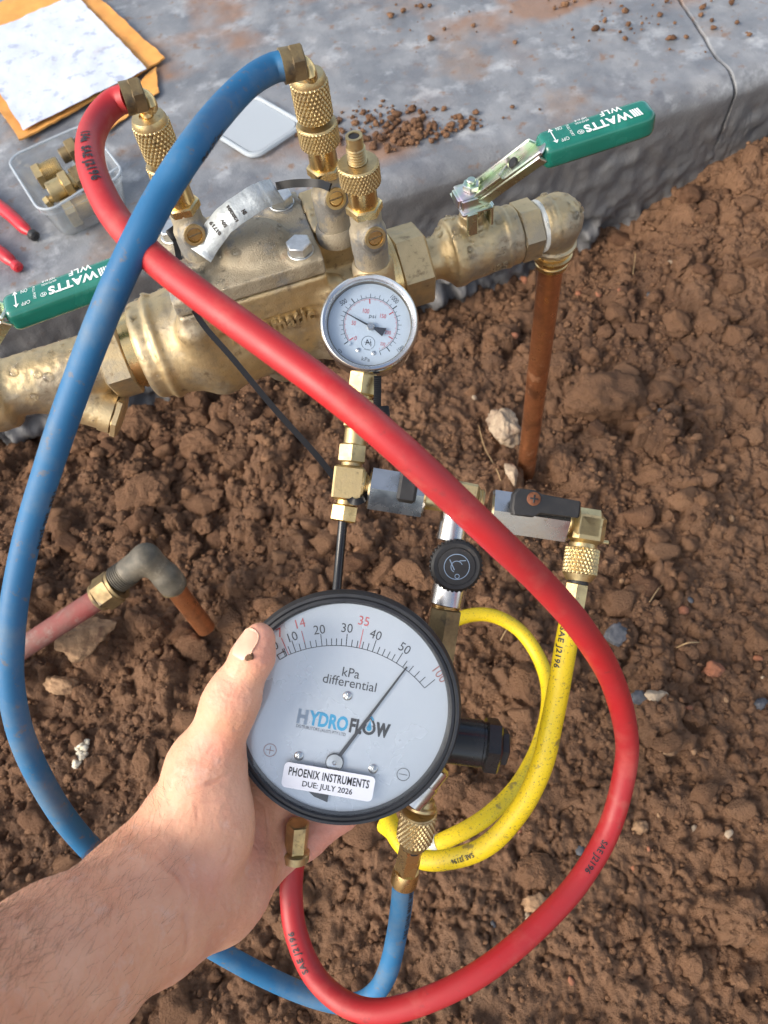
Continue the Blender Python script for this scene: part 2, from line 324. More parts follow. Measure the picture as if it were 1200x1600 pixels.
def ico(sub):
    if sub not in _ico:
        import bmesh
        bm = bmesh.new(); bmesh.ops.create_icosphere(bm, subdivisions=sub, radius=1); bm.verts.ensure_lookup_table()
        _ico[sub] = (np.array([v.co[:] for v in bm.verts]), np.array([[v.index for v in f.verts] for f in bm.faces])); bm.free()
    return _ico[sub]
def lump(sub, seed, amp=.3, fl=(1, 1, .75), freq=1.3, facet=0):
    V, F = ico(sub); V = V.copy(); d = 1 + amp * fbm(V * freq + seed * 3.7, 4, seed); V = V * d[:, None]
    if facet:
        rs = np.random.RandomState(seed)
        for _ in range(facet): n = rs.normal(size=3); n /= np.linalg.norm(n); k = rs.uniform(.55, .8); e = V @ n; V = V - np.where(e > k, e - k, 0)[:, None] * n * .85
    return V * np.array(fl), F
def rotm(ax, ay, az):
    cx, sx, cy, sy, cz, sz = math.cos(ax), math.sin(ax), math.cos(ay), math.sin(ay), math.cos(az), math.sin(az)
    return np.array([[cz, -sz, 0], [sz, cz, 0], [0, 0, 1]]) @ np.array([[cy, 0, sy], [0, 1, 0], [-sy, 0, cy]]) @ np.array([[1, 0, 0], [0, cx, -sx], [0, sx, cx]])

def text(s, size, bold=0., ext=0., xs=1., align='CENTER', space=1.):
    c = bpy.data.curves.new('lettering', 'FONT'); c.body = s; c.size = size; c.align_x = align; c.align_y = 'CENTER'; c.offset = bold; c.extrude = ext; c.resolution_u = 3; c.space_character = space; c.space_character = space
    o = bpy.data.objects.new('lettering', c); COL.objects.link(o); dg = bpy.context.evaluated_depsgraph_get(); me = o.evaluated_get(dg).to_mesh()
    V = np.array([v.co[:] for v in me.vertices]); F = [tuple(p.vertices) for p in me.polygons]; o.evaluated_get(dg).to_mesh_clear(); bpy.data.objects.remove(o); bpy.data.curves.remove(c)
    V[:, 0] *= xs; return (V, F)
def fit(tx, w, h, bold=0., sp=1.0, ext=0.):                          # lettering fitted to a width and a height, centred
    V, F = text(tx, .01, bold * .01 / h, ext, space=sp); V[:, :2] -= (V[:, :2].min(0) + V[:, :2].max(0)) / 2; V[:, :2] *= np.array([w, h]) / (V[:, :2].max(0) - V[:, :2].min(0)); return (V, F)
def disc(r0, r1, a0, a1, z=0, n=48):                  # flat annular sector, angles clockwise from up (deg)
    a = np.radians(np.linspace(a0, a1, n + 1)); V = np.concatenate([np.stack([r * np.sin(a), r * np.cos(a), np.full(n + 1, z)], 1) for r in (r0, r1)])
    return (V, [(i, i + 1, n + 2 + i, n + 1 + i)[::-1] for i in range(n)])
def subdiv(g, n=2):                                   # split every face into small triangles
    V, F = g; V = np.asarray(V, float); T = np.array([(f[0], f[i], f[i + 1]) for f in F for i in range(1, len(f) - 1)])
    for _ in range(n):
        E_ = np.sort(np.concatenate([T[:, [0, 1]], T[:, [1, 2]], T[:, [2, 0]]]), 1); U, inv = np.unique(E_, axis=0, return_inverse=True); inv = inv.reshape(-1); k = len(V); V = np.concatenate([V, V[U].mean(1)]); m = len(T); a, b, c = inv[:m] + k, inv[m:2 * m] + k, inv[2 * m:] + k
        T = np.concatenate([np.stack([T[:, 0], a, c], 1), np.stack([a, T[:, 1], b], 1), np.stack([c, b, T[:, 2]], 1), np.stack([a, b, c], 1)])
    return V, T
def bar2(p, q, w, z=0, w2=None):
    p = np.array(p[:2], float); q = np.array(q[:2], float); d = q - p; d /= np.linalg.norm(d); s = np.array([-d[1], d[0]]); w2 = w if w2 is None else w2
    return (np.array([(*(p - s * w / 2), z), (*(q - s * w2 / 2), z), (*(q + s * w2 / 2), z), (*(p + s * w / 2), z)]), [(0, 1, 2, 3)])
def rot2(g, deg, x=0, y=0, z=0):                      # turn clockwise, then move
    a = math.radians(-deg); c, s = math.cos(a), math.sin(a); V = np.asarray(g[0], float).copy(); X = V[:, 0] * c - V[:, 1] * s + x; Y = V[:, 0] * s + V[:, 1] * c + y; V[:, 0] = X; V[:, 1] = Y; V[:, 2] += z; return (V, g[1])

# signed distance solids and surface nets
def s_cone(P, a, b, ra, rb):
    a = np.asarray(a, float); b = np.asarray(b, float); ba = b - a; h = np.clip(((P - a) @ ba) / (ba @ ba), 0, 1); return np.linalg.norm(P - a - h[:, None] * ba, axis=1) - (ra + (rb - ra) * h)
def s_ell(P, c, r, Rm=None):
    q = P - np.asarray(c, float)
    if Rm is not None: q = q @ np.asarray(Rm)
    r = np.asarray(r, float); k0 = np.linalg.norm(q / r, axis=1); k1 = np.linalg.norm(q / (r * r), axis=1); return k0 * (k0 - 1) / np.maximum(k1, 1e-9)
def s_box(P, c, h, r=0.):
    q = np.abs(P - np.asarray(c, float)) - np.asarray(h, float) + r; return np.linalg.norm(np.maximum(q, 0), axis=1) + np.minimum(q.max(1), 0) - r
def s_cyl(P, a, b, r, rd=0.):
    a = np.asarray(a, float); b = np.asarray(b, float); L = np.linalg.norm(b - a); u = (b - a) / L; t = (P - a) @ u; rr = np.linalg.norm(P - a - t[:, None] * u, axis=1)
    q = np.stack([rr - r, np.abs(t - L / 2) - L / 2], 1) + rd; return np.linalg.norm(np.maximum(q, 0), axis=1) + np.minimum(q.max(1), 0) - rd
def smin(a, b, k): h = np.clip(.5 + .5 * (b - a) / k, 0, 1); return b + (a - b) * h - k * h * (1 - h)
def snet(f, lo, hi, h):
    lo = np.asarray(lo, float); n = np.ceil((np.asarray(hi) - lo) / h).astype(int) + 1; ax = [lo[i] + np.arange(n[i]) * h for i in range(3)]; D = np.empty(n)
    for i in range(n[0]):
        G = np.stack(np.meshgrid([ax[0][i]], ax[1], ax[2], indexing='ij'), -1).reshape(-1, 3); D[i] = f(G).reshape(n[1], n[2])
    S = D < 0; c = [(a, b, e) for a in (0, 1) for b in (0, 1) for e in (0, 1)]; sl = lambda A, q: A[q[0]:n[0] - 1 + q[0], q[1]:n[1] - 1 + q[1], q[2]:n[2] - 1 + q[2]]
    cnt = sum(sl(S, q).astype(int) for q in c); act = (cnt > 0) & (cnt < 8); I = np.argwhere(act); idx = np.full(act.shape, -1); idx[act] = np.arange(len(I))
    pos = np.zeros((len(I), 3)); w = np.zeros(len(I)); d = {q: D[I[:, 0] + q[0], I[:, 1] + q[1], I[:, 2] + q[2]] for q in c}
    for q in c:
        for k in range(3):
            if q[k] == 0:
                p = list(q); p[k] = 1; p = tuple(p); m = (d[q] < 0) != (d[p] < 0); t = np.where(m, d[q] / np.where(m, d[q] - d[p], 1), 0); v = np.tile(np.array(q, float), (len(I), 1)); v[:, k] = t; pos += v * m[:, None]; w += m
    V = lo + h * (I + pos / w[:, None]); F = []
    for k in range(3):
        a, b = (k + 1) % 3, (k + 2) % 3; s0 = [slice(None)] * 3; s1 = [slice(None)] * 3; s0[k] = slice(0, n[k] - 1); s1[k] = slice(1, n[k]); A, Bq = S[tuple(s0)], S[tuple(s1)]
        E = np.argwhere(A != Bq); ok = (E[:, a] > 0) & (E[:, b] > 0) & (E[:, a] < n[a] - 1) & (E[:, b] < n[b] - 1); E = E[ok]; ins = A[E[:, 0], E[:, 1], E[:, 2]]
        ea = np.zeros(3, int); ea[a] = 1; eb = np.zeros(3, int); eb[b] = 1; g = lambda e: idx[e[:, 0], e[:, 1], e[:, 2]]
        Q = np.stack([g(E - ea - eb), g(E - eb), g(E), g(E - ea)], 1); Q[~ins] = Q[~ins][:, ::-1]; F.append(Q)
    return V, np.concatenate(F)
def vnormals(V, F):
    T = F if F.shape[1] == 3 else np.concatenate([F[:, [0, 1, 2]], F[:, [0, 2, 3]]]); fn = np.cross(V[T[:, 1]] - V[T[:, 0]], V[T[:, 2]] - V[T[:, 0]]); N = np.zeros_like(V)
    for k in range(3): np.add.at(N, T[:, k], fn)
    return N / np.maximum(np.linalg.norm(N, axis=1), 1e-12)[:, None]

class Plane:
    """A frame facing the camera: local x to the right (turned clockwise by deg), y up, z to the viewer; metres."""
    def __init__(s, px, py, d, deg):
        s.px, s.py, s.d, s.k = px, py, d, d / FOC; a = math.radians(deg); s.c, s.s = math.cos(a), math.sin(a); m = np.eye(4)
        m[:3, 0] = RCAM @ np.array([s.c, s.s, 0]); m[:3, 1] = RCAM @ np.array([s.s, -s.c, 0]); m[:3, 2] = RCAM @ np.array([0, 0, -1.]); m[:3, 3] = at(px, py, d); s.m = m
    def l(s, px, py, z=0.):
        k = s.k * (s.d - z) / s.d; x = (px - 600) * (s.d - z) / FOC - (s.px - 600) * s.k; y = (py - 800) * (s.d - z) / FOC - (s.py - 800) * s.k
        return np.array([x * s.c + y * s.s, x * s.s - y * s.c, z])
# ------------------------------------------------------------------ the setting: dug soil and the concrete slab
SA = math.radians(8.6); SE = np.array([math.cos(SA), math.sin(SA)]); SF = np.array([-math.sin(SA), math.cos(SA)]); SO = np.array([.425, .806])   # slab front: along, into
def slab_v(x, y): return (np.stack([x, y], -1) - SO) @ SF               # distance behind the slab's front face
def ground_h(x, y):
    x = np.asarray(x, float); y = np.asarray(y, float); dv = -slab_v(x, y); right = sst(.22, .62, x) * sst(.30, .75, y)
    h = -.055 + .072 * right - .045 * np.exp(-(dv / .09) ** 2) * (1 - right * .9)
    h = h + .020 * sst(.30, .9, x) * sst(.2, -.3, y) + .012 * fbm(np.stack([x * 5, y * 5, x * 0], -1), 3, 3)
    return h
def smooth_mask(x, y):                                                   # where the soil is trodden flat rather than crumbly
    a = .35 * sst(.10, .30, fbm(np.stack([x * 4.2, y * 4.2, x * 0 + 9], -1), 2, 15)) + np.exp(-(((x - .10) / .13) ** 2 + ((y - .50) / .08) ** 2)) + .65 * np.exp(-(((x - .40) / .26) ** 2 + ((y - .10) / .20) ** 2)) + np.exp(-(((x - .02) / .10) ** 2 + ((y - .06) / .12) ** 2)) + .8 * np.exp(-(((x - .42) / .08) ** 2 + ((y - .22) / .15) ** 2))
    return np.clip(a + .35 * fbm(np.stack([x * 9, y * 9, x * 0 + 4], -1), 3, 11), 0, 1)
GX0, GX1, GY0, GY1, GS = -.56, .80, -.24, .92, .00175
gx = np.arange(GX0, GX1 + 1e-9, GS); gy = np.arange(GY0, GY1 + 1e-9, GS); XX, YY = np.meshgrid(gx, gy, indexing='ij')
HH = ground_h(XX, YY); SM = smooth_mask(XX, YY)
P2 = np.stack([XX, YY, XX * 0], -1)
HH = HH + (.007 * fbm(P2 * 22, 4, 21) + .0045 * np.abs(fbm(P2 * 60, 3, 31))) * (1 - .45 * SM) + .0016 * fbm(P2 * 150, 3, 41)
TONE = np.clip(.25 + .7 * fbm(P2 * 6, 4, 51) + .45 * SM, 0, 1)
rs = np.random.RandomState(5)
def stamp(n, r0, r1, pw, dens):                                          # crumbs standing out of the heightfield
    for _ in range(n):
        x, y = rs.uniform(GX0 + .03, GX1 - .03), rs.uniform(GY0 + .03, GY1 - .03); i, j = int((x - GX0) / GS), int((y - GY0) / GS)
        if rs.rand() < SM[i, j] * dens: continue
        r = r0 + (r1 - r0) * rs.rand() ** pw; k = int(r / GS) + 2; a, b = max(i - k, 0), min(i + k + 1, len(gx)); c, d = max(j - k, 0), min(j + k + 1, len(gy))
        th = rs.uniform(0, 6.28); X = XX[a:b, c:d] - x; Y = YY[a:b, c:d] - y; u = X * math.cos(th) + Y * math.sin(th); v = (-X * math.sin(th) + Y * math.cos(th)) * rs.uniform(1, 1.5)
        q = 1 - (np.abs(u) ** 2.4 + np.abs(v) ** 2.4) / r ** 2.4; m = q > 0
        z = HH[i, j] - r * .25 + r * rs.uniform(.7, 1.0) * np.maximum(q, 0) ** .42; t = HH[a:b, c:d]; hit = m & (z > t); t[hit] = z[hit]; TONE[a:b, c:d][hit] = TONE[i, j] * .6 + rs.uniform(-.1, .5)
stamp(1600, .008, .026, 3.0, .9); stamp(17000, .0026, .0085, 2.6, .85)
WX, WY = fbm(P2 * 260, 3, 91) * .0016 + fbm(P2 * 60, 2, 92) * .003, fbm(P2 * 260 + 50, 3, 93) * .0016 + fbm(P2 * 60 + 50, 2, 94) * .003      # break the crumbs' outlines
IX = np.clip((XX + WX - GX0) / GS, 0, len(gx) - 1.001); IY = np.clip((YY + WY - GY0) / GS, 0, len(gy) - 1.001); ia, ja = IX.astype(int), IY.astype(int); fa, fb = IX - ia, IY - ja
HH = (HH[ia, ja] * (1 - fa) + HH[ia + 1, ja] * fa) * (1 - fb) + (HH[ia, ja + 1] * (1 - fa) + HH[ia + 1, ja + 1] * fa) * fb + .0010 * fbm(P2 * 260, 3, 95) + .0022 * fbm(P2 * 110, 3, 97) * (.4 + SM) - (.0045 * np.clip(1 - np.abs(fbm(P2 * 26, 4, 96)) * 9, 0, 1) + .0030 * np.clip(1 - np.abs(fbm(P2 * 70, 4, 98)) * 5, 0, 1)) * (.35 + .8 * SM); TONE = TONE[ia, ja]
WET = np.exp(-(((XX - .015) / .045) ** 2 + ((YY - .045) / .10) ** 2)); WET = np.clip(WET * 1.5 + .4 * fbm(P2 * 40, 3, 61) - .25, 0, 1)
edge = np.minimum.reduce([sst(0, .03, XX - GX0), sst(0, .03, GX1 - XX), sst(0, .03, YY - GY0), sst(0, .03, GY1 - YY)]); HH = HH * edge - .055 * (1 - edge)
nx, ny = len(gx), len(gy); ids = np.arange(nx * ny).reshape(nx, ny)
GV = np.stack([XX, YY, HH], -1).reshape(-1, 3); GF = np.stack([ids[:-1, :-1], ids[1:, :-1], ids[1:, 1:], ids[:-1, 1:]], -1).reshape(-1, 4)
B = 60.; ox, oy = len(GV), 0                                              # the rest of the ground, out to the horizon
OV = np.array([(-B, -B), (B, -B), (B, B), (-B, B)], float); k0, k1, k2, k3 = ids[0, 0], ids[-1, 0], ids[-1, -1], ids[0, -1]
GV = np.concatenate([GV, np.column_stack([OV, np.full(4, -.055)])])
GF = np.concatenate([GF, np.array([(ox, ox + 1, k1, k0), (ox + 1, ox + 2, k2, k1), (ox + 2, ox + 3, k3, k2), (ox + 3, ox, k0, k3)])])
z4 = np.zeros(4); make('ground', (GV, GF), M['soil'], sharp=0, attrs={'wet': np.r_[WET.ravel(), z4], 'tone': np.r_[np.clip(TONE, 0, 1).ravel(), z4]})['kind'] = 'structure'
def ground_z(x, y): i = int(np.clip((x - GX0) / GS, 0, nx - 1)); j = int(np.clip((y - GY0) / GS, 0, ny - 1)); return HH[i, j]
def on_ground(px, py):                                                   # where that line of sight meets the soil
    r = ray(px, py)
    for d in np.arange(.5, 1.6, .002):
        p = CPOS + r * d
        if p[2] < ground_z(p[0], p[1]): return p
    return p

cz = atz(1065, 0, .12)[:2] - SO; cz2 = atz(1125, 92, .12)[:2] - SO; ju0, jv0, ju1, jv1 = cz @ SE, cz @ SF, cz2 @ SE, cz2 @ SF
ue = np.concatenate([np.linspace(-9, -1.2, 12), np.linspace(-1.15, -.1, 320), np.linspace(-.1, .30, 130)[1:], np.linspace(.30, .62, 60)[1:], np.linspace(.7, 9, 12), np.linspace(min(ju0, ju1) - .012, max(ju0, ju1) + .012, 110)]); ue = np.unique(np.round(ue, 5))
prof = [(-.004, -.22)] + [(0, z) for z in np.linspace(-.20, .090, 64)]
RB = .027
prof += [(RB - RB * math.cos(a), .093 + RB * math.sin(a)) for a in np.linspace(.05, math.pi / 2, 14)]
prof += [(v, .12) for v in np.concatenate([np.linspace(.030, .62, 154), np.linspace(.7, 6, 10)])]
prof = np.array(prof); U, Q = np.meshgrid(ue, np.arange(len(prof)), indexing='ij'); PV, PZ = prof[Q, 0], prof[Q, 1]
ju = ju1 + (ju0 - ju1) * np.clip(PV - jv1, 0, 1) / (jv0 - jv1) + .004 * fbm(np.stack([PV * 30, PZ * 30, PZ * 0], -1), 2, 5)
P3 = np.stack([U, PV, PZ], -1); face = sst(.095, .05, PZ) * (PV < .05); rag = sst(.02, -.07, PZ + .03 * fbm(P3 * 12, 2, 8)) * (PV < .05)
dv = .0025 * fbm(P3 * 14, 3, 71) * (PV < .1) - face * (.003 * fbm(P3 * 60, 4, 72)) - rag * (.010 * np.abs(fbm(P3 * 26, 4, 73)) + .006 * fbm(P3 * 60, 3, 74)) + rag * .010 + rag * .008 * sst(.10, .34, fbm(P3 * np.array([20, 20, 30]), 3, 77)) - rag * .012 * sst(.0, .4, fbm(P3 * 60, 2, 78))
dz = (1 - face) * (.0016 * fbm(P3 * 7, 3, 75) + .0007 * fbm(P3 * 60, 3, 76)) * (PZ > .1)
gap = np.exp(-((U - ju) / .0013) ** 2) * sst(-.0, .09, PZ); dz = dz - gap * .010 * (PV > .012); dv = dv + gap * .010 * (PV < .045)
XY = SO + U[..., None] * SE + (PV + dv)[..., None] * SF; SV = np.concatenate([XY, (PZ + dz)[..., None]], -1).reshape(-1, 3)
si = np.arange(len(ue) * len(prof)).reshape(len(ue), len(prof)); SFc = np.stack([si[:-1, :-1], si[1:, :-1], si[1:, 1:], si[:-1, 1:]], -1).reshape(-1, 4)
wx = XY[..., 0]; wy = XY[..., 1]
mud = np.exp(-(((U - .02) / .25) ** 2 + ((PV - .28) / .10) ** 2)) * .9 + np.exp(-(((U - .40) / .12) ** 2 + ((PV - .20) / .06) ** 2)) * 1.1 + np.exp(-(((U + .34) / .07) ** 2 + ((PV - .075) / .030) ** 2)) * .9 + np.exp(-(((U + .38) / .10) ** 2 + ((PV - .10) / .05) ** 2)) * .4
mud = mud + .5 * sst(.24, .40, PV) * sst(.02, .35, fbm(P3 * 5, 3, 83)); mud = np.clip((mud * (.7 + 1.4 * fbm(P3 * 16, 4, 81)) - .12) * 1.6, 0, 1) * (PV > .03)
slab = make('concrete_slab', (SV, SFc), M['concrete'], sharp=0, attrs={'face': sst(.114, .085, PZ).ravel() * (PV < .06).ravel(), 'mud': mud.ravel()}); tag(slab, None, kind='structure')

# loose soil: thousands of crumbs (stuff), the clods one can pick out (things)
def scatter(n, r0, r1, pw, region, subs, zf, seed, sink=.25, flat=(.6, .95), fc=7):
    rr = np.random.RandomState(seed); base = [lump(subs, seed * 10 + q, .42, (1, 1, 1), 1.6, fc) for q in range(14)]; VV = []; FF = []; TT = []; o = 0
    while n > 0:
        x, y = region(rr)
        if x is None: n -= 1; continue
        r = r0 + (r1 - r0) * rr.rand() ** pw; v, f = base[rr.randint(14)]; R = rotm(*rr.uniform(0, 6.28, 3)); s = np.array([1, rr.uniform(.7, 1.05), rr.uniform(*flat)])
        w = (v * r) @ R.T * s; VV.append(w + np.array([x, y, zf(x, y) + r * (.5 - sink)])); FF.append(f + o); TT.append(np.full(len(v), np.clip(rr.normal(.42 if r > .0036 else .6, .3), 0, 1))); o += len(v); n -= 1
    return (np.concatenate(VV), np.concatenate(FF)), np.concatenate(TT)
def reg_lump(rr):
    x, y = reg_soil(.95)(rr)
    if x is None: return None, None
    return (x, y) if rr.rand() < .30 + .7 * (x < -.02 and y > .25) + .6 * (x > .2) else (None, None)
def reg_soil(dens):
    def f(rr):
        x, y = rr.uniform(-.53, .77), rr.uniform(-.22, .90)
        if slab_v(np.array(x), np.array(y)) > -.006: return None, None
        if rr.rand() < smooth_mask(np.array(x), np.array(y)) * dens: return None, None
        return x, y
    return f
g, t = scatter(19000, .0011, .0036, 1.5, reg_soil(.6), 1, ground_z, 3); tag(make('soil_crumbs', g, M['clod'], sharp=0, attrs={'tone': t}), 'fine brown crumbs of dug soil covering the ground', 'soil', kind='stuff')
g, t = scatter(5500, .0026, .0072, 2.0, reg_soil(.8), 2, ground_z, 4, .32); tag(make('soil_clods', g, M['clod'], sharp=0, attrs={'tone': t}), 'small crumbly clods of brown soil all over the ground', 'soil', kind='stuff')
g, t = scatter(2300, .0050, .0190, 3.2, reg_lump, 3, ground_z, 8, .4); tag(make('soil_lumps', g, M['clod'], sharp=0, attrs={'tone': t}), 'crumbly lumps of brown soil scattered over the ground', 'soil', kind='stuff')
def slab_z(x, y): return .1215
def reg_slab(rr):
    if rr.rand() < .80: c = atz(*[(640, 215), (600, 205), (690, 205), (570, 190)][rr.randint(4)], .12); s = (.034, .015)
    else: c = atz(rr.choice([700, 1010, 1100, 900]) + rr.normal() * 40, rr.uniform(5, 60), .12); s = (.03, .03)
    p = c[:2] + rr.normal(size=2) * s
    return (p[0], p[1]) if slab_v(p[0], p[1]) > .045 else (None, None)
g, t = scatter(620, .0006, .0056, 2.6, reg_slab, 2, slab_z, 6, .2); tag(make('spilled_soil', g, M['clod'], sharp=0, attrs={'tone': t}), 'crumbs of brown soil spilled on the edge of the slab', 'soil', kind='stuff')

def rock(name, label, px, py, rpx, mat, seed, fl=(1, .8, .6), cat='stone', group='stones lying in the dug soil', facet=6, amp=.25, sub=4, az=0., sink=.3):
    p = on_ground(px, py); d = proj(p)[2]; r = rpx * d / FOC; sub = 5 if rpx > 28 else sub; v, f = lump(sub, seed, amp, fl, 1.1, facet); v = v * r * (1 + .11 * fbm(v * 4.5, 4, seed)[:, None] + .05 * np.abs(fbm(v * 13, 3, seed + 1))[:, None])
    o = make(name, (v @ rotm(.2, .1, az).T, f), M[mat], sharp=0, attrs={'tone': np.full(len(v), .5)}); o.location = (p[0], p[1], p[2] + r * fl[2] * (.6 - sink)); return tag(o, label, cat, group)
rock('stone', 'pale tan angular stone leaning against the foot of the copper pipe', 785, 672, 34, 'stone_pale', 11, (.8, 1, .8), az=.3)
rock('stone', 'narrow pale stone standing left of the copper pipe foot', 800, 742, 19, 'stone_pale', 12, (.55, 1, .7), az=.2)
rock('stone', 'round flat tan stone under the red buried pipe', 135, 997, 46, 'stone_tan', 13, (1, .68, .5), az=.1)
rock('stone', 'flat tan stone below and left of the buried red pipe', 102, 1072, 32, 'stone_tan', 14, (1, .5, .4), az=-.4)
rock('soil_clod', 'largest brown clod, speckled with orange grit, right of the copper pipe', 938, 640, 62, 'clod', 15, (1, .72, .6), 'clod', 'big clods of soil', 3, .18, az=-.1, sink=.02)
rock('soil_clod', 'reddish brown clod touching the right side of the copper pipe foot', 880, 735, 30, 'clod', 16, (.9, 1, .8), 'clod', 'big clods of soil', 5)
rock('soil_clod', 'broad flat clod in the middle of the left soil bank', 232, 776, 44, 'clod', 17, (1, .8, .55), 'clod', 'big clods of soil', 5)
rock('soil_clod', 'rounded clod under the brass strainer of the left valve', 225, 665, 34, 'clod', 18, (1, .85, .8), 'clod', 'big clods of soil', 3)
rock('soil_clod', 'oval tan clod below the brass valve body', 320, 698, 34, 'clod', 19, (1, .65, .6), 'clod', 'big clods of soil', 3)
rock('soil_clod', 'small round clod below the brass valve body', 314, 660, 22, 'clod', 20, (1, .75, .7), 'clod', 'big clods of soil', 2)
rock('soil_clod', 'clod beside the tip of the copper stub', 232, 978, 24, 'clod', 28, (1, .9, .8), 'clod', 'big clods of soil', 6)
rock('soil_clod', 'brown clod tucked in the bend of the yellow hose', 705, 1235, 30, 'clod', 29, (1, .9, .7), 'clod', 'big clods of soil', 6)
rock('soil_clod', 'largest clod inside the yellow hose loop beside the black port', 765, 1262, 44, 'clod', 30, (1, .85, .6), 'clod', 'big clods of soil', 5)
rock('soil_clod', 'square clod under the yellow hose on its right bend', 820, 1072, 34, 'clod', 31, (1, .9, .5), 'clod', 'big clods of soil', 7)
rock('soil_clod', 'clod below the lowest bend of the yellow hose', 843, 1360, 32, 'clod', 32, (1, .85, .6), 'clod', 'big clods of soil', 6)
rock('pebble', 'dark bluish pebble right of the yellow hose fitting', 962, 995, 18, 'stone_dark', 21, (1, .9, .7), 'pebble', 'pebbles on the soil', 3)
rock('pebble', 'dark grey pebble beside the red hose next to a pale chip', 1000, 1092, 14, 'stone_dark', 22, (1, .9, .7), 'pebble', 'pebbles on the soil', 4)
rock('pebble', 'dark grey pebble at the right edge of the picture', 1188, 1100, 14, 'stone_dark', 23, (1, .7, .6), 'pebble', 'pebbles on the soil', 4)
rock('pebble', 'orange brown pebble lying right of the dark bluish pebble', 1115, 1047, 17, 'stone_red', 24, (1, .75, .7), 'pebble', 'pebbles on the soil', 6)
rock('pebble', 'tan pebble just right of the widest bend of the red hose', 1045, 1170, 17, 'stone_tan', 25, (1, .85, .7), 'pebble', 'pebbles on the soil', 5)
rock('pebble', 'tan pebble at the lower right of the red hose printing', 998, 1294, 15, 'stone_tan', 26, (1, .8, .7), 'pebble', 'pebbles on the soil', 5)
rock('pebble', 'greyish tan stone between the red hose and the yellow hose bottom', 835, 1412, 22, 'stone_tan', 33, (1, .7, .6), 'pebble', 'pebbles on the soil', 4)
rock('pebble', 'pale chip of stone beside the dark grey pebble', 1024, 1090, 16, 'stone_pale', 34, (1, .8, .6), 'pebble', 'pebbles on the soil', 5)
rr = np.random.RandomState(77); n0 = 0
while n0 < 90:
    px, py = rr.uniform(10, 1190), rr.uniform(300, 1590); p = on_ground(px, py)
    if slab_v(p[0], p[1]) > -.02 or rr.rand() < smooth_mask(p[0], p[1]) * .8: continue
    o = rock('soil_clod', 'loose crumbly clod of brown soil lying among many others', px, py, rr.uniform(9, 30), 'clod', 100 + n0 % 12, (1, rr.uniform(.7, 1), rr.uniform(.55, .85)), 'clod', 'loose clods of soil', 5, .42, 4, rr.uniform(0, 6)); n0 += 1
for q in range(46):
    px, py = rr.uniform(720, 1195), rr.uniform(330, 1590); mt = ['stone_tan', 'stone_red', 'stone_pale', 'stone_dark', 'stone_red'][q % 5]
    rock('grit', 'small angular bit of %s grit on the right side of the soil' % dict(stone_tan='tan', stone_red='reddish', stone_pale='pale', stone_dark='dark grey')[mt], px, py, rr.uniform(4, 9), mt, 200 + q % 9, (1, rr.uniform(.6, 1), .7), 'pebble', 'bits of grit', 4, .3, 2, rr.uniform(0, 6))
p = on_ground(128, 1175); gs = []                                       # crumbled white lump on the soil
for q, (dx, dy, r) in enumerate([(-.004, -.010, .0042), (.001, -.006, .0040), (-.002, -.002, .0036), (.003, .003, .0036), (.0, .007, .0045), (.005, .009, .0033), (-.004, .004, .0026), (.004, -.003, .0028), (-.006, -.013, .0026)]):
    v, f = lump(3, 300 + q, .4, (1, .9, .8), 1.6); gs.append((v * r + [dx, dy, r * .5], [tuple(a) for a in f]))
o = make('white_debris', merge(*gs), M['white_crumb'], sharp=0); o.location = p; tag(o, 'crumbly cream white lump lying on the soil left of the wrist', 'debris')
for lab, pts in [('thin dry straw stalk bent over beside the copper pipe foot', [(748, 668), (757, 705), (775, 735), (782, 757)]), ('short dry straw lying above the dark bluish pebble', [(1014, 943), (1024, 928), (1033, 917)]),
                 ('pale straw lying right of the dark bluish pebble', [(1056, 1014), (1072, 1009), (1092, 1006)]), ('straw standing among the crumbs right of the brass elbow', [(988, 432), (990, 415), (992, 400)]), ('straw inside the yellow hose loop', [(782, 1003), (790, 990), (798, 982)])]:
    C = spline([on_ground(*q) + np.array([0, 0, .004 + .004 * (i % 2)]) for i, q in enumerate(pts)], 5); tag(make('straw', sweep(C, .0006, 6), M['straw']), lab, 'straw', 'bits of dry straw')
# ------------------------------------------------------------------ backflow preventer, valves and pipes
VO = np.array([-.2446, .3874, .29]); VA = math.radians(8.1); VX = np.array([math.cos(VA), math.sin(VA), 0]); VY = np.array([-math.sin(VA), math.cos(VA), 0]); VM = np.eye(4); VM[:3, 0] = VX; VM[:3, 1] = VY; VM[:3, 3] = VO
def vl(px, py, z): q = atz(px, py, VO[2] + z) - VO; return np.array([q @ VX, q @ VY, z])       # valve coordinates of what is seen there at height z
XA = fr([0, 0, 0], [1, 0, 0], [0, 0, 1])                                                     # lathe axis laid along the valve
def alongx(g): return xf(g, XA)
def drops(o, n, seed, r0=.0009, r1=.0036, parent=None, up=.15, name='water_drops'):           # beads of water on the upper side of a mesh
    rr = np.random.RandomState(seed); me = o.data; ps = [p for p in me.polygons if (o.matrix_world.to_3x3() @ p.normal).z > up and p.area > 1e-8]
    w = np.array([p.area for p in ps]); w /= w.sum(); V, F = ico(2); VV = []; FF = []; k = 0
    for i in rr.choice(len(ps), n, p=w):
        r = r0 + (r1 - r0) * rr.rand() ** 2.2; m = fr(np.array(ps[i].center), np.array(ps[i].normal)); s = V * np.array([r, r * rr.uniform(.7, 1.2), r * .42]); VV.append(s @ m[:3, :3].T + m[:3, 3]); FF.append(F + k); k += len(V)
    q = make(name, (np.concatenate(VV), np.concatenate(FF)), M['drop'], parent, sharp=0); q['kind'] = 'stuff'; return q

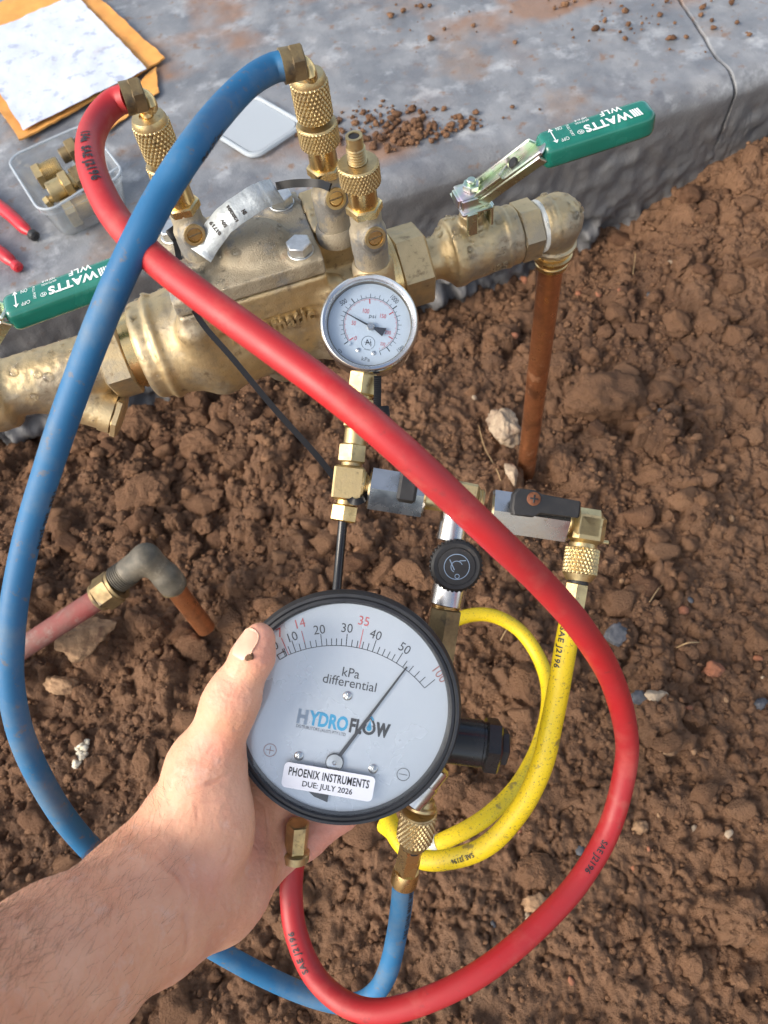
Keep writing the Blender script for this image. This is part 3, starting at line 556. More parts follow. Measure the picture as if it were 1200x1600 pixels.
bf = thing('backflow_preventer', VM @ tl([.18, 0, -.05]), 'wet cast brass backflow preventer with bolted square cover between two ball valves', 'valve')
def BL(g): return mv(g, -.18, 0, .05)
CX0, CX1, CY, CZ = .138, .236, .036, .060
def f_body(P):
    d = s_cyl(P, (.100, 0, -.004), (.176, 0, -.004), .0345, .006)
    d = smin(d, s_cyl(P, (.113, 0, -.004), (.1175, 0, -.004), .0375, .002), .003)
    d = smin(d, s_cone(P, (.142, 0, -.004), (.262, 0, -.004), .036, .028), .012)
    d = smin(d, s_box(P, (.187, 0, .008), (.046, .033, .042), .010), .010)
    d = smin(d, s_cone(P, (.237, -.029, .026), (.233, -.024, -.024), .012, .014), .006)          # round rib at the front right corner
    d = smin(d, s_cone(P, (.144, -.030, .030), (.150, -.024, -.024), .012, .013), .010)
    d = smin(d, s_box(P, (.187, 0, .0360), (.0488, .0362, .0108), .002), .004)                   # body flange under the cover
    d = smin(d, s_cyl(P, (.235, 0, -.002), (.283, 0, -.002), .0265, .004), .008)
    d = smin(d, s_box(P, (.256, .012, .034), (.020, .021, .027), .003), .004)                    # square port block on the right
    d = smin(d, s_cone(P, (.195, 0, -.02), (.195, 0, -.052), .026, .018), .012)
    return d
V, F = snet(f_body, (.090, -.060, -.080), (.295, .060, .062), .0014); V = V + vnormals(V, F) * (.0002 * fbm(V * 300, 3, 5))[:, None]
body = make('body', BL((V, F)), M['brass_cast'], bf, sharp=0)
def f_cover(P):
    d = s_box(P, ((CX0 + CX1) / 2, 0, CZ - .0060), ((CX1 - CX0) / 2, CY, .0058), .0012)
    d = smin(d, s_ell(P, (.198, -.006, CZ - .001), (.023, .019, .0165)), .006)                     # domed boss
    d = smin(d, s_cyl(P, (.158, -.002, CZ - .004), (.158, -.002, CZ + .006), .016, .003), .005)
    for bx, by in ((CX0 + .012, -CY + .011), (CX0 + .012, CY - .011), (CX1 - .012, -CY + .011), (CX1 - .012, CY - .011)): d = smin(d, s_cyl(P, (bx, by, CZ - .008), (bx, by, CZ + .0008), .0105, .001), .004)
    return d
V, F = snet(f_cover, (CX0 - .004, -CY - .004, .044), (CX1 + .004, CY + .004, .085), .0009); V = V + vnormals(V, F) * (.00015 * fbm(V * 280, 3, 9))[:, None]
cover = make('cover', BL((V, F)), M['brass_dusty'], bf, sharp=0)
for bx, by in ((CX0 + .012, -CY + .011), (CX0 + .012, CY - .011), (CX1 - .012, -CY + .011), (CX1 - .012, CY - .011)):
    b = make('bolt', merge(hexp(.0145, .0012, .0078, .0008), cyl(.0085, 0, .0013)), M['bolt'], bf); b.location = (bx - .18, by, CZ + .0008 + .05); b.rotation_euler.z = bx * 40
make('lettering', BL(xf(fit('Automatic', .058, .0118, .00035, 1.08, .0022), fr((.193, -.0345, .0185), (0, -1, .0), (1, 0, 0)))), M['brass_cast'], bf)
make('union_flange', BL(alongx(mv(merge(ring(.020, .0285, .282, .2845), ring(.020, .0275, .2865, .2885), ring(.02, .027, .279, .289)), 0, 0, 0))), M['brass'], bf)
make('union_nut', BL(alongx(merge(hexp(.050, .289, .312, .0022, 6, .2)))), M['brass_cast'], bf)
make('union_flange', BL(alongx(merge(ring(.018, .0265, .096, .1005), ring(.018, .0255, .093, .096)))), M['brass'], bf)
make('union_nut', BL(alongx(hexp(.051, .074, .093, .0022, 6, .35))), M['brass_cast'], bf)
drops(body, 130, 1, parent=bf); drops(cover, 60, 2, parent=bf)

def lever(root, sx, l0, l1, l2, wid, base, txt=True):
    """steel lever from the stem to the grip; l0 stem, l1 bend at the grip, l2 grip end (root coordinates)"""
    l0, l1, l2 = map(np.asarray, (l0, l1, l2)); up = np.array([0, 0, 1.])
    dl_ = (l1 - l0) / np.linalg.norm(l1 - l0); sl = np.cross(up, dl_); sl /= np.linalg.norm(sl); nl = np.cross(dl_, sl); LL = np.linalg.norm(l1 - l0)
    lv = make('lever', xf(rbox(LL + .010, wid * .92, .0026, .0008), fr((l0 + l1) / 2 - nl * .0022, nl, dl_)), M['zinc'], root, sharp=30)
    make('lever_root', xf(prism([(-LL * .20, -wid * .47), (LL * .24, -wid * .47), (LL * .16, -wid * .16), (LL * .24, wid * .14), (LL * .20, wid * .47), (-LL * .20, wid * .47)], -.0005, .0015, .0004), fr(l0 + dl_ * LL * .26 - nl * .0004, nl, dl_)), M['zinc'], lv, sharp=30)
    d = (l2 - l1) / np.linalg.norm(l2 - l1); L = np.linalg.norm(l2 - l1); s = np.cross(up, d); s /= np.linalg.norm(s); m = np.eye(4); m[:3, 0] = d; m[:3, 1] = s; m[:3, 2] = np.cross(d, s); m[:3, 3] = l1
    lip = make('lever_flange', merge(xf(mv(rbox(np.linalg.norm(l1 - l0) * .98, .0022, .0075, .0006), 0, 0, 0), fr((l0 + l1) / 2 + s * wid * .45 - np.array([0, 0, .003]), np.cross((l1 - l0) / np.linalg.norm(l1 - l0), s), (l1 - l0))), xf(rbox(np.linalg.norm(l1 - l0) * .98, .0022, .0075, .0006), fr((l0 + l1) / 2 - s * wid * .45 - np.array([0, 0, .003]), np.cross((l1 - l0) / np.linalg.norm(l1 - l0), s), (l1 - l0)))), M['zinc'], root)
    hole = make('hole', cyl(.0035, -.0008, .0018, 24), M['black'], lv); hole.matrix_local = Matrix(fr(l0 + (l1 - l0) * .62, np.cross((l1 - l0) / np.linalg.norm(l1 - l0), s), (1, 0, 0)).tolist())
    def f_g(P): return s_box(P, (L / 2, 0, -.0056), (L / 2, wid / 2, .0084), .0052)
    V, F = snet(f_g, (-.004, -wid / 2 - .004, -.018), (L + .004, wid / 2 + .004, .008), .0011)
    hd = sst(L - .0, L - .02, V[:, 0]); V[:, 1] *= .62 + .38 * np.sqrt(np.clip(1 - ((V[:, 0] - (L - .011)).clip(0) / .0125) ** 2, 0, 1)); gm = make('grip', xf((V, F), m), M['green'], root, sharp=0)
    z = .00285; W = lambda g: xf(mv(rot2(g, 180), 0, 0, z), m); e = .00012      # printing reads from the far side, as in the photograph
    ws = []; up2 = lambda g, fx, fy, a=180: ws.append(rot2(g, a, fx * L, fy * wid, z))
    up2(fit('WATTS', .40 * L, .36 * wid, .00028, 1.06), .585, -.16); up2(text('®', .0055, 0, 0), .345, -.20); up2(fit('WLF', .185 * L, .22 * wid, .0001, 1.15), .655, .26)
    for q in range(4): x_ = (.80 + .020 * q) * L; ws.append((np.array([(x_, -.33 * wid, z), (x_ + .0011, -.33 * wid, z), (x_ - .010 * L + .0011, .03 * wid, z), (x_ - .010 * L, .03 * wid, z)]), [(0, 1, 2, 3)]))
    up2(fit('600 PSI WOG', .12 * L, .085 * wid), .40, .20); up2(fit('NSF 61-8', .10 * L, .085 * wid), .40, .33); up2(fit('ON', .052 * L, .15 * wid), .20, .24); up2(fit('OFF', .07 * L, .15 * wid), .20, -.30); up2(fit('FULL PORT', .56 * wid, .08 * wid), .275, 0, 90)
    ws.append(bar2((.125 * L, -.27 * wid), (.125 * L, .27 * wid), .0007, z))
    for sg in (1, -1): ws.append((np.array([(.125 * L - .0017, sg * wid * .22, z), (.125 * L + .0017, sg * wid * .22, z), (.125 * L, sg * wid * .36, z)]), [(0, 1, 2)] if sg > 0 else [(2, 1, 0)]))
    g = merge(*ws); make('lettering', xf(g, m), M['ink_white'], gm, smooth=False); return gm
def ball_valve(label, t0, s, flip, lv, tapeside=True):
    """t0: outer end of the flare on the union side; s=+1 grows to the right"""
    root = thing('ball_valve', VM @ tl([t0 + s * .03, 0, 0]), label, 'valve', 'ball valves either side of the backflow preventer'); R = lambda g: mv(g, -(t0 + s * .03), 0, 0)
    A = lambda a: (t0 + s * a, 0, 0)
    def f(P):
        d = s_cyl(P, A(-.020), A(.02), .0148, .001); d = smin(d, s_cyl(P, A(.0), A(.008), .0245, .002), .003); d = smin(d, s_cone(P, A(.010), A(.022), .0235, .0215), .003)
        d = smin(d, s_cyl(P, A(.014), A(.052), .0212, .0025), .004); d = smin(d, s_cyl(P, A(.040), A(.0435), .0222, .001), .001); d = smin(d, s_cyl(P, (t0 + s * .018, 0, .015), (t0 + s * .018, 0, .031), .0085, .001), .004); return d
    lo = np.minimum(A(-.022), A(.056)) - np.array([0, .028, .028]); hi = np.maximum(A(-.022), A(.056)) + np.array([0, .028, .036]); V, F = snet(f, lo, hi, .0011)
    V = V + vnormals(V, F) * (.00025 * fbm(V * 300, 2, 15))[:, None]; b = make('body', R((V, F)), M['brass_cast'], root, sharp=0); drops(b, 70, 3, parent=root)
    xx = fr([0, 0, 0], [s, 0, 0], [0, 0, 1]); make('hex_end', R(mv(xf(hexp(.0375, .052, .068, .0018, 6, .26), xx), t0, 0, 0)), M['brass_cast'], root)
    make('thread_tape', R(mv(xf(lathe([(.0165, .068), (.0185, .0685), (.0188, .0705), (.0182, .073), (.016, .0735)], 40), xx), t0, 0, 0)), M['tape'], root)
    for k, tx in enumerate(('PN25', 'DN25')): make('lettering', R(xf(text(tx, .0082, .0002, .0006, 1.1), fr((t0 + s * .0265, -.0212 * math.cos(.30 - k * .42), .0212 * math.sin(.30 - k * .42) - .004 * k), (0, -math.cos(.30 - k * .42), math.sin(.30 - k * .42)), (1, 0, 0)))), M['brass_cast'], root)
    sx = t0 + s * .018; up = lambda g, z=0: R(mv(g, sx, 0, z))
    make('packing_nut', up(merge(hexp(.0135, .031, .037), cyl(.0045, .036, .0455, 24))), M['brass_cast'], root)
    br = merge(mv(rbox(.022, .026, .0028, .0008), 0, 0, .0395), mv(rbox(.0026, .020, .017, .0007), .0115 * s, 0, .031), mv(rbox(.0075, .0026, .018, .0007), -.004, -.0125, .031), mv(rbox(.0075, .0026, .012, .0007), .004, .0125, .034))
    make('stop_bracket', up(br), M['zinc'], root)
    make('lever_saddle', up(merge(mv(rbox(.020, .017, .0028, .0008), 0, 0, .0475), mv(rbox(.020, .0024, .009, .0007), 0, -.0088, .0440), mv(rbox(.0024, .013, .007, .0006), -.0105, 0, .0442))), M['zinc'], root)
    make('stem_nut', up(merge(hexp(.0105, .0492, .0535, .0006), cyl(.0032, .0535, .0565, 20))), M['zinc'], root)
    l0, l1, l2 = [np.asarray(q) - np.array([t0 + s * .03, 0, 0]) for q in lv]; lever(root, s, l0, l1, l2, .0205, None); return root
T0 = .330
lv = (np.array([T0 + .018 + .004, 0, .0462]), vl(842, 226, .088), vl(1020, 168, .094))
ball_valve('right ball valve with green lever grip raised over the slab, next to the copper pipe', T0, 1, 1, lv)
lvl = (vl(-18, 520, .046), vl(4, 482, .070), vl(196, 412, .074))
ball_valve('left ball valve with green lever grip lying behind the blue hose', -.020, -1, 1, lvl)
# neck and strainer that lead from the left ball valve to the union
def f_str(P):
    d = s_cyl(P, (.003, 0, 0), (.078, 0, 0), .0205, .002); d = smin(d, s_cyl(P, (-.012, 0, 0), (.006, 0, 0), .0265, .004), .006); d = smin(d, s_cone(P, (.028, -.004, -.008), (.060, -.020, -.026), .0150, .0140), .006); return d
V, F = snet(f_str, (-.018, -.045, -.048), (.084, .032, .032), .0012); V = V + vnormals(V, F) * (.0003 * fbm(V * 280, 2, 25))[:, None]
st = thing('strainer', VM @ tl([.03, 0, 0]), 'brass Y strainer left of the backflow preventer with its cap pointing down', 'strainer'); so = make('body', mv((V, F), -.03, 0, 0), M['brass_cast'], st, sharp=0); drops(so, 80, 8, parent=st)
make('cap', mv(xf(merge(ring(.004, .0150, .0, .008), hexp(.0285, .008, .014, .002, 6)), fr((.060, -.020, -.026), (.032, -.016, -.018))), -.03, 0, 0), M['brass_cast'], st)

# elbow, collar and copper pipe on the right
TE = .4140
el = thing('pipe_elbow', VM @ tl([TE, 0, 0]), 'wet brass elbow joining the right ball valve to the copper pipe', 'pipe fitting')
def f_el(P):
    d = s_cyl(P, (-.012, 0, 0), (-.006, 0, 0), .0192, .002); d = smin(d, s_cone(P, (-.010, 0, 0), (0, 0, 0), .0178, .0186), .003); d = smin(d, s_cone(P, (0, 0, 0), (0, 0, -.020), .0186, .0146), .004); d = smin(d, s_cone(P, (.0135, 0, -.014), (.0135, 0, -.020), .005, .005), .004); d = smin(d, s_cyl(P, (0, 0, -.0215), (0, 0, -.0185), .0172, .001), .0015); d = smin(d, s_cyl(P, (-.0075, 0, 0), (-.0045, 0, 0), .0200, .001), .0015); return d
V, F = snet(f_el, (-.016, -.024, -.040), (.024, .024, .024), .0010); V = V + vnormals(V, F) * (.0002 * fbm(V * 300, 2, 35))[:, None]; eo = make('body', (V, F), M['brass_cast'], el, sharp=0); drops(eo, 45, 9, parent=el)
make('press_collar', lathe([(.0125, -.0405), (.0128, -.037), (.0122, -.0365), (.0140, -.0335), (.0152, -.0315), (.0150, -.0295), (.0132, -.0285), (.0130, -.026), (.0138, -.0245), (.0120, -.023)], 44), M['brass'], el)
top = (VM @ np.array([TE, 0, -.030, 1]))[:3]; botp = atz(820, 752, -.075); C = np.linspace(botp, top, 30)
cp = make('copper_pipe', (sweep(C - top, .0098, 32)), M['copper']); cp.location = top; tag(cp, 'upright copper pipe rising from the soil to the brass elbow', 'pipe')

# test cocks
def test_cock(px, py, z, label, face=(0.25, -1), s=1., toppiece=True):
    p = atz(px, py, z); root = thing('test_cock', tl(p), label, 'test cock', 'brass test cocks on the backflow preventer')
    V, F = snet(lambda P: smin(smin(s_cone(P, (0, 0, -.012), (0, 0, .013), .0098, .0098), s_cyl(P, (0, 0, -.026), (0, 0, .0), .0112, .001), .004), s_cyl(P, (0, 0, 0), np.append(np.array(face) / np.hypot(*face) * .0125, 0), .0082, .001), .003), (-.017, -.017, -.03), (.017, .017, .026), .0009)
    make('body', (V, F), M['brass_dusty'], root, sharp=0); fd = np.append(np.array(face) / np.hypot(*face), .18)
    m = fr(fd * .0122, fd, (0, 0, 1)); make('valve_ring', xf(ring(.0048, .0066, 0, .0018, 30), m), M['brass_old'], root); sc = make('valve_screw', xf(cyl(.0047, -.002, .0010, 28), m), M['brass'], root); make('slot', xf(mv(rbox(.0011, .0085, .0006, .0002), 0, 0, .0010), m), M['brass_dark'], sc)
    make('hex', hexp(.0195, .012, .018, .0012), M['brass'], root); make('neck', lathe([(.0086, .018), (.0088, .0185), (.0086, .030), (.0090, .0305), (.0086, .031)], 40), M['brass'], root)
    make('knurled_collar', merge(knurl(.0122, .031, .0435, 34, .0006), lathe([(.0060, .0430), (.0060, .0445), (.0112, .0442), (.0116, .0434)], 40)), M['brass_old'], root)
    make('threaded_tip', merge(thread(.0056, .0440, .0545, .0016, .0008), ring(.0032, .0048, .0545, .0600, 30)), M['brass_old'], root); make('bore', mv(cyl(.0033, 0, .0003, 24, 0), 0, 0, .0592), M['black'], root); root.scale = (.96, .96, 1.0); return root, p
tc3, p3 = test_cock(574, 357, .372, 'bare test cock with an open threaded tip, right of the other two')
tc2, p2 = test_cock(514, 297, .380, 'middle test cock, under the blue hose end')
tc1, p1 = test_cock(297, 353, .375, 'left test cock on the cover, under the red hose end')
for rt, q in ((tc3, p3), (tc2, p2), (tc1, p1)):                        # boss that carries each cock
    L = q[2] - .026 - (.345 if rt is not tc3 else .27); make('boss', mv(lathe([(.0138, -L - .026), (.0138, -.028), (.0118, -.024)], 36), 0, 0, 0), M['brass_dusty' if rt is not tc3 else 'brass_cast'], rt)

# aluminium tag bent over the cover, tied between the left and middle cocks
pts = [(312, 398, .366), (322, 382, .370), (340, 356, .380), (368, 331, .388), (402, 309, .390), (434, 296, .386)]
C = resample(spline([atz(*q) for q in pts], 8), .0015); sd = atz(425, 330, .386) - atz(398, 285, .386); sd /= np.linalg.norm(sd)
T = np.gradient(C, axis=0); T /= np.linalg.norm(T, axis=1)[:, None]; vw = (CPOS - C) / np.linalg.norm(CPOS - C, axis=1)[:, None] + np.array([0, 0, .5]); NN = vw - np.einsum('ij,ij->i', vw, T)[:, None] * T; NN /= np.linalg.norm(NN, axis=1)[:, None]; w = .0155
C = C + NN * (.0014 * fbm(C * 190, 2, 4))[:, None]
tg = make('metal_tag', strip(C, NN, w, .0006), M['tag'], sharp=0); tg2 = tag(tg, 'curled aluminium tag stamped with numbers, lying across the cover', 'tag')
gs = []
for k, (s_, off, tx, sz) in enumerate([(.62, -.003, 'SN', .0034), (.52, .000, '120201', .0042), (.40, -.001, '50V', .0042), (.30, .001, '81719', .0046)]):
    i = int(s_ * (len(C) - 1)); S = np.cross(T[i], NN[i]); m = np.eye(4); m[:3, 0] = S * (1 if S @ sd < 0 else -1); m[:3, 2] = NN[i]; m[:3, 1] = np.cross(NN[i], m[:3, 0]); m[:3, 3] = C[i] + NN[i] * .0006; gs.append(xf(mv(fit(tx, sz * len(tx) * .42, .0022 if k == 1 else .0028, .0002), off, 0, 0), m))
make('lettering', merge(*gs), M['black'], tg, smooth=False)
def tie(name, pts, w, t, label, head=None, nrm=None, ribs=False):
    C = resample(spline(pts, 10), .0012); o = make(name, strip(C, (CPOS - C.mean(0)) / np.linalg.norm(CPOS - C.mean(0)) if nrm is None else nrm, w, t), M['tie'], sharp=30); tag(o, label, 'cable tie', 'black cable ties')
    if head is not None: make('head', xf(rbox(.0075, .0068, .0055, .0008), fr(np.asarray(head), CPOS - np.asarray(head), C[-1] - C[0])), M['tie'], o)
    if ribs:
        gs = []; T = np.gradient(C, axis=0)
        for i in range(1, len(C) - 1): gs.append(xf(rbox(w * .95, .0005, .0006, .0001), fr(C[i] + (CPOS - C[i]) / np.linalg.norm(CPOS - C[i]) * t * .6, CPOS - C[i], np.cross(T[i], CPOS - C[i]))))
        make('ribs', merge(*gs), M['tie'], o)
    return o
tie('cable_tie', [atz(432, 291, .385), atz(455, 287, .388), atz(480, 286, .392), atz(500, 287, .394), atz(516, 293, .396)], .0046, .0012, 'short black cable tie from the metal tag to the middle test cock')
tie('cable_tie', [at(271, 362, .475), at(275, 378, .478), at(281, 410, .485), at(293, 460, .485), at(316, 505, .478), at(365, 562, .468), at(430, 640, .456), at(495, 712, .446), at(540, 770, .434), at(552, 784, .430), at(566, 781, .430), at(574, 773, .436)], .0036, .0011, 'long black cable tie slung from the left test cock down to the brass tee', head=at(271, 365, .472))
# old pipe stub on the left
sp = thing('pipe_stub', tl(at(215, 880, .735)), 'dirty red pipe with a dark elbow and copper stub going into the soil', 'pipe'); spo = at(215, 880, .735); Sx = lambda g: mv(g, *(-spo))
a, b_, c_, e_ = at(-60, 1075, .76), at(165, 928, .735), at(205, 888, .727), at(228, 872, .724)
d1 = at(262, 902, .738); d2 = at(322, 982, .79)
make('red_pipe', Sx(sweep(resample(np.array([a, b_]), .01), .0108, 24)), M['red_pipe'], sp)
make('nut', Sx(xf(merge(hexp(.0300, 0, .018, .0018), mv(ring(.011, .0160, 0, .003), 0, 0, .018), mv(cyl(.0145, -.004, 0), 0, 0, 0)), fr(at(158, 931, .736), c_ - a))), M['brass_dark'], sp)
make('thread', Sx(xf(thread(.0134, 0, .018, .0022, .0010), fr(at(181, 907, .731), c_ - a))), M['grey_pipe'], sp)
Q = np.stack([at(200, 893, .728), e_, d1]); V, F = snet(lambda P: smin(smin(s_cone(P, Q[0], Q[1], .0128, .0136), s_cone(P, Q[1], Q[2], .0136, .0120), .004), s_cone(P, at(259, 900, .736), at(268, 911, .742), .0138, .0138), .002), Q.min(0) - .03, Q.max(0) + .03, .0012); make('elbow', Sx((V, F)), M['grey_pipe'], sp, sharp=0)
make('collar', Sx(xf(merge(cyl(.0122, 0, .012), ring(.01, .0135, .009, .012)), fr(at(263, 905, .740), d2 - d1))), M['brass_dark'], sp)
make('copper_stub', Sx(sweep(resample(np.array([at(266, 910, .742), d2]), .01), .0098, 24)), M['copper'], sp)

# ------------------------------------------------------------------ things lying on the slab
def sheet(name, pix, mat, label, cat, z, thick, wr=.0015, seed=0, n=46, lift=None):
    q = [atz(*p, .12)[:2] for p in pix]; U = np.linspace(0, 1, n); a, b = np.meshgrid(U, U, indexing='ij'); q0, q1, q2, q3 = [np.array(v) for v in q]
    XY = (q0 * (1 - a[..., None]) + q1 * a[..., None]) * (1 - b[..., None]) + (q3 * (1 - a[..., None]) + q2 * a[..., None]) * b[..., None]; P = np.concatenate([XY, XY[..., :1] * 0], -1)
    ed = 1 - np.minimum.reduce([a, 1 - a, b, 1 - b]) * 2; XY = XY + .0009 * ed[..., None] ** 6 * np.stack([fbm(P * 60, 3, seed + 5), fbm(P * 60, 3, seed + 9)], -1); Z = z + wr * (fbm(P * 18, 4, seed) + 1.2) + wr * 1.2 * np.abs(fbm(P * 30, 3, seed + 3)) * ed ** 4
    top = np.concatenate([XY, Z[..., None]], -1).reshape(-1, 3); bot = top - [0, 0, thick]; i = np.arange(n * n).reshape(n, n); f = np.stack([i[:-1, :-1], i[1:, :-1], i[1:, 1:], i[:-1, 1:]], -1).reshape(-1, 4)
    rim = np.concatenate([i[:, 0], i[-1, 1:], i[-2::-1, -1], i[0, -2:0:-1]]); s = np.stack([rim, np.roll(rim, -1)], 1); side = np.concatenate([s[:, ::-1], s + n * n], 1)
    FF = np.concatenate([f, f[:, ::-1] + n * n, side]); c = top.mean(0)
    o = make(name, (np.concatenate([top, bot]) - c, FF), mat, sharp=50); o.location = c; return tag(o, label, cat)
sheet('envelope', [(36, 228), (-80, 58), (104, -46), (260, 98)], M['envelope'], 'crumpled orange kraft envelope lying on the slab under the paper', 'envelope', .1235, .0022, .0022, 3)
env2 = sheet('envelope_flap', [(165, 212), (150, 200), (246, 110), (250, 150)], M['envelope'], None, None, .1225, .0012, .0015, 8); env2.name = 'flap'
env = bpy.data.objects['envelope']; env2.location = env2.location - env.location; env2.parent = env
sheet('paper_sheet', [(44, 216), (-45, 78), (122, 4), (234, 121)], M['paper'], 'creased white paper with grey smudges lying on the orange envelope', 'paper', .1305, .0005, .0012, 13)

def rounded_shell(x, y, z0, z1, r, tap, wall):
    O = np.array(rrect(-x / 2, -y / 2, x / 2, y / 2, r, 6)); n = len(O); rows = []
    for z, s, k in ((z0, tap - .04, 0), (z0 + .003, tap, 0), (z1 - .009, 1 - (1 - tap) * .12, 0), (z1 - .0085, 1.02, 0), (z1, 1.025, 0), (z1, 1.0 - .005, 0), (z1 - .008, 1 - (1 - tap) * .12 - wall, 0), (z0 + .004, tap - wall, 0), (z0 + .0015, tap - .04 - wall, 0)): rows.append(np.column_stack([O * s, np.full(n, z)]))
    V = np.concatenate(rows); F = []
    for i in range(len(rows) - 1):
        for j in range(n): k = (j + 1) % n; F.append((i * n + j, i * n + k, (i + 1) * n + k, (i + 1) * n + j))
    F.append(tuple(range(n - 1, -1, -1))); F.append(tuple((len(rows) - 1) * n + j for j in range(n))); return (V, F)
t0, t1, t2 = atz(26, 258, .168), atz(66, 335, .168), atz(205, 260, .168); ux = (atz(195, 275, .168) - t1); ux[2] = 0; wx_ = np.linalg.norm(ux); ux /= wx_; uy = np.array([-ux[1], ux[0], 0])
ln = abs((atz(30, 243, .168) - t1) @ uy); tcn = t1 + ux * wx_ * .5 + uy * ln * .5; mtb = np.eye(4); mtb[:3, 0] = ux; mtb[:3, 1] = uy; mtb[:3, 3] = [tcn[0], tcn[1], .1225]
tb = thing('plastic_tub', mtb, 'clear plastic food tub holding brass fittings on the slab', 'tub'); make('shell', rounded_shell(wx_, ln, 0, .048, .018, .84, .012), M['tub'], tb, sharp=50)
make('rim', sweep(np.vstack([np.column_stack([np.array(rrect(-wx_ / 2 * 1.022, -ln / 2 * 1.022, wx_ / 2 * 1.022, ln / 2 * 1.022, .018, 6)), np.full(28, .0475)])] * 1 + [np.array([[wx_ / 2 * 1.022, -ln / 2 * 1.022 + .018, .0475]])]), .0014, 8), M['lid'], tb)
def fitting(label, c, d, mat, parts):
    o = bpy.data.objects.new('pipe_fitting', None); COL.objects.link(o); m = mtb @ fr(c, d); o.matrix_world = Matrix(m.tolist()); tag(o, label, 'pipe fitting', 'brass fittings in the tub')
    for nm, g in parts: make(nm, g, M[mat], o)
def lx(px, py, z): q = np.linalg.inv(mtb) @ np.append(atz(px, py, .1225 + z), 1); return q[:3]
def seat(label, pa, pb, mat, parts, z=.022): a = lx(*pa, z); b = lx(*pb, z + .002); fitting(label, a, b - a, mat, parts)
seat('threaded brass bush with hex head, leftmost in the tub', (58, 278), (92, 262), 'brass_old', [('hex_head', hexp(.027, 0, .009)), ('threaded_end', thread(.0125, .009, .030, .0022, .0010))], .026)
seat('smooth brass bush with hex collar, lowest in the tub', (78, 302), (112, 285), 'brass_old', [('sleeve', cyl(.0115, 0, .017)), ('hex_collar', hexp(.029, .017, .027)), ('spigot', cyl(.0095, .027, .034))], .030)
seat('dull brass fitting at the back of the tub beside the red hose', (96, 245), (122, 232), 'brass_dark', [('hex_head', hexp(.026, .010, .022)), ('neck', cyl(.0085, 0, .010)), ('sleeve', cyl(.0105, .022, .034))], .034)
seat('dull brass hex nut at the right of the tub', (118, 285), (148, 268), 'brass_dark', [('hex_head', hexp(.030, 0, .018)), ('sleeve', cyl(.011, .018, .030))], .030)
seat('brass reducer lying on the floor of the tub', (105, 335), (140, 318), 'brass_old', [('hex_head', hexp(.030, 0, .012)), ('threaded_end', thread(.0125, .012, .034, .0022, .001))], .013)
seat('small brass plug at the front corner of the tub', (72, 318), (80, 312), 'brass_old', [('hex_head', hexp(.012, 0, .006)), ('threaded_end', thread(.0048, .006, .014, .0016, .0007))], .018)

lp = [atz(345, 205, .12), atz(392, 250, .12), atz(470, 198, .12), atz(425, 132, .12)]; lu = lp[2] - lp[1]; lw = np.linalg.norm(lu); lu /= lw; lv_ = np.array([-lu[1], lu[0], 0]); lh = abs((lp[3] - lp[2]) @ lv_); lc = lp[1] + lu * lw * .5 + lv_ * lh * .42
ml = np.eye(4); ml[:3, 0] = lu; ml[:3, 1] = lv_; ml[:3, 3] = [lc[0], lc[1], .1225]
ld = thing('tub_lid', ml, 'frosted plastic tub lid lying flat on the slab behind the blue hose', 'lid'); O = rrect(-lw / 2, -lh / 2, lw / 2, lh / 2, .014, 6)
make('panel', prism(rrect(-lw / 2 + .004, -lh / 2 + .004, lw / 2 - .004, lh / 2 - .004, .012, 6), .003, .0045), M['lid'], ld, sharp=40)
lo_ = np.column_stack([np.array(O + [O[0]]), np.full(len(O) + 1, .0035)]); make('rim', sweep(lo_, .0030, 8), M['lid'], ld)
pr = thing('pliers', tl(atz(10, 375, .12)), 'red handled pliers lying on the slab at the left edge', 'pliers'); po = atz(10, 375, .12)
for pts, tipm in (([(-60, 275, .126), (-15, 312, .128), (15, 335, .129), (38, 357, .128), (50, 366, .127)], 'black'), ([(-70, 345, .126), (-25, 378, .128), (5, 398, .128), (24, 414, .126)], 'tool_red')):
    C = resample(spline([atz(*q) for q in pts], 8), .003) - po; n_ = len(C); s_ = np.linspace(0, 1, n_); make('handle', sweep(C, .007, 14, .0062 + .0016 * np.sin(s_ * 3) - .003 * sst(.9, 1, s_)), M['tool_red'], pr)
    T = C[-1] - C[-2]; T /= np.linalg.norm(T); make('handle_tip', xf(lathe([(.0050, -.002), (.0060, 0), (.0058, .006), (.0035, .008)], 16), fr(C[-1], T)), M[tipm], pr)

# ------------------------------------------------------------------ manifold with the small gauge
MF = Plane(545, 755, .44, 8.6); ml_ = MF.l; k = MF.k
mn = thing('test_manifold', MF.m, 'brass and chrome test manifold hanging in front of the copper pipe', 'manifold')
def seg(p, q, zz=0.): a = np.array(ml_(*p, zz)); b = np.array(ml_(*q, zz)); return fr(a, b - a, (0, 0, 1)), np.linalg.norm(b - a)
def mp(name, p, q, fn, mat, zz=0., parent=None): m, L = seg(p, q, zz); return make(name, xf(fn(L), m), M[mat], parent or mn)
mp('tee', (548, 729), (542, 782), lambda L: merge(mv(rbox(.0175, .0175, L, .0012), 0, 0, L / 2)), 'brass_old')
mp('upper_nut', (552, 694), (549, 728), lambda L: merge(hexp(.0148, 0, L * .86, .0012), cyl(.0060, L * .8, L * 1.05)), 'brass_old')
mp('lower_nut', (541, 783), (536, 815), lambda L: merge(cyl(.0058, -.002, .003), hexp(.0140, .002, L, .0012)), 'brass')
mp('nipple', (562, 757), (580, 760), lambda L: merge(hexp(.0150, .0, L * .55, .001), thread(.0062, L * .5, L * 1.1)), 'brass_old')
def valve_body(p, q, nm): return mp(nm, p, q, lambda L: merge(hexp(.0235, 0, L, .0016, 6, 0)), 'chrome')
v1 = valve_body((576, 763), (664, 777), 'isolating_valve')
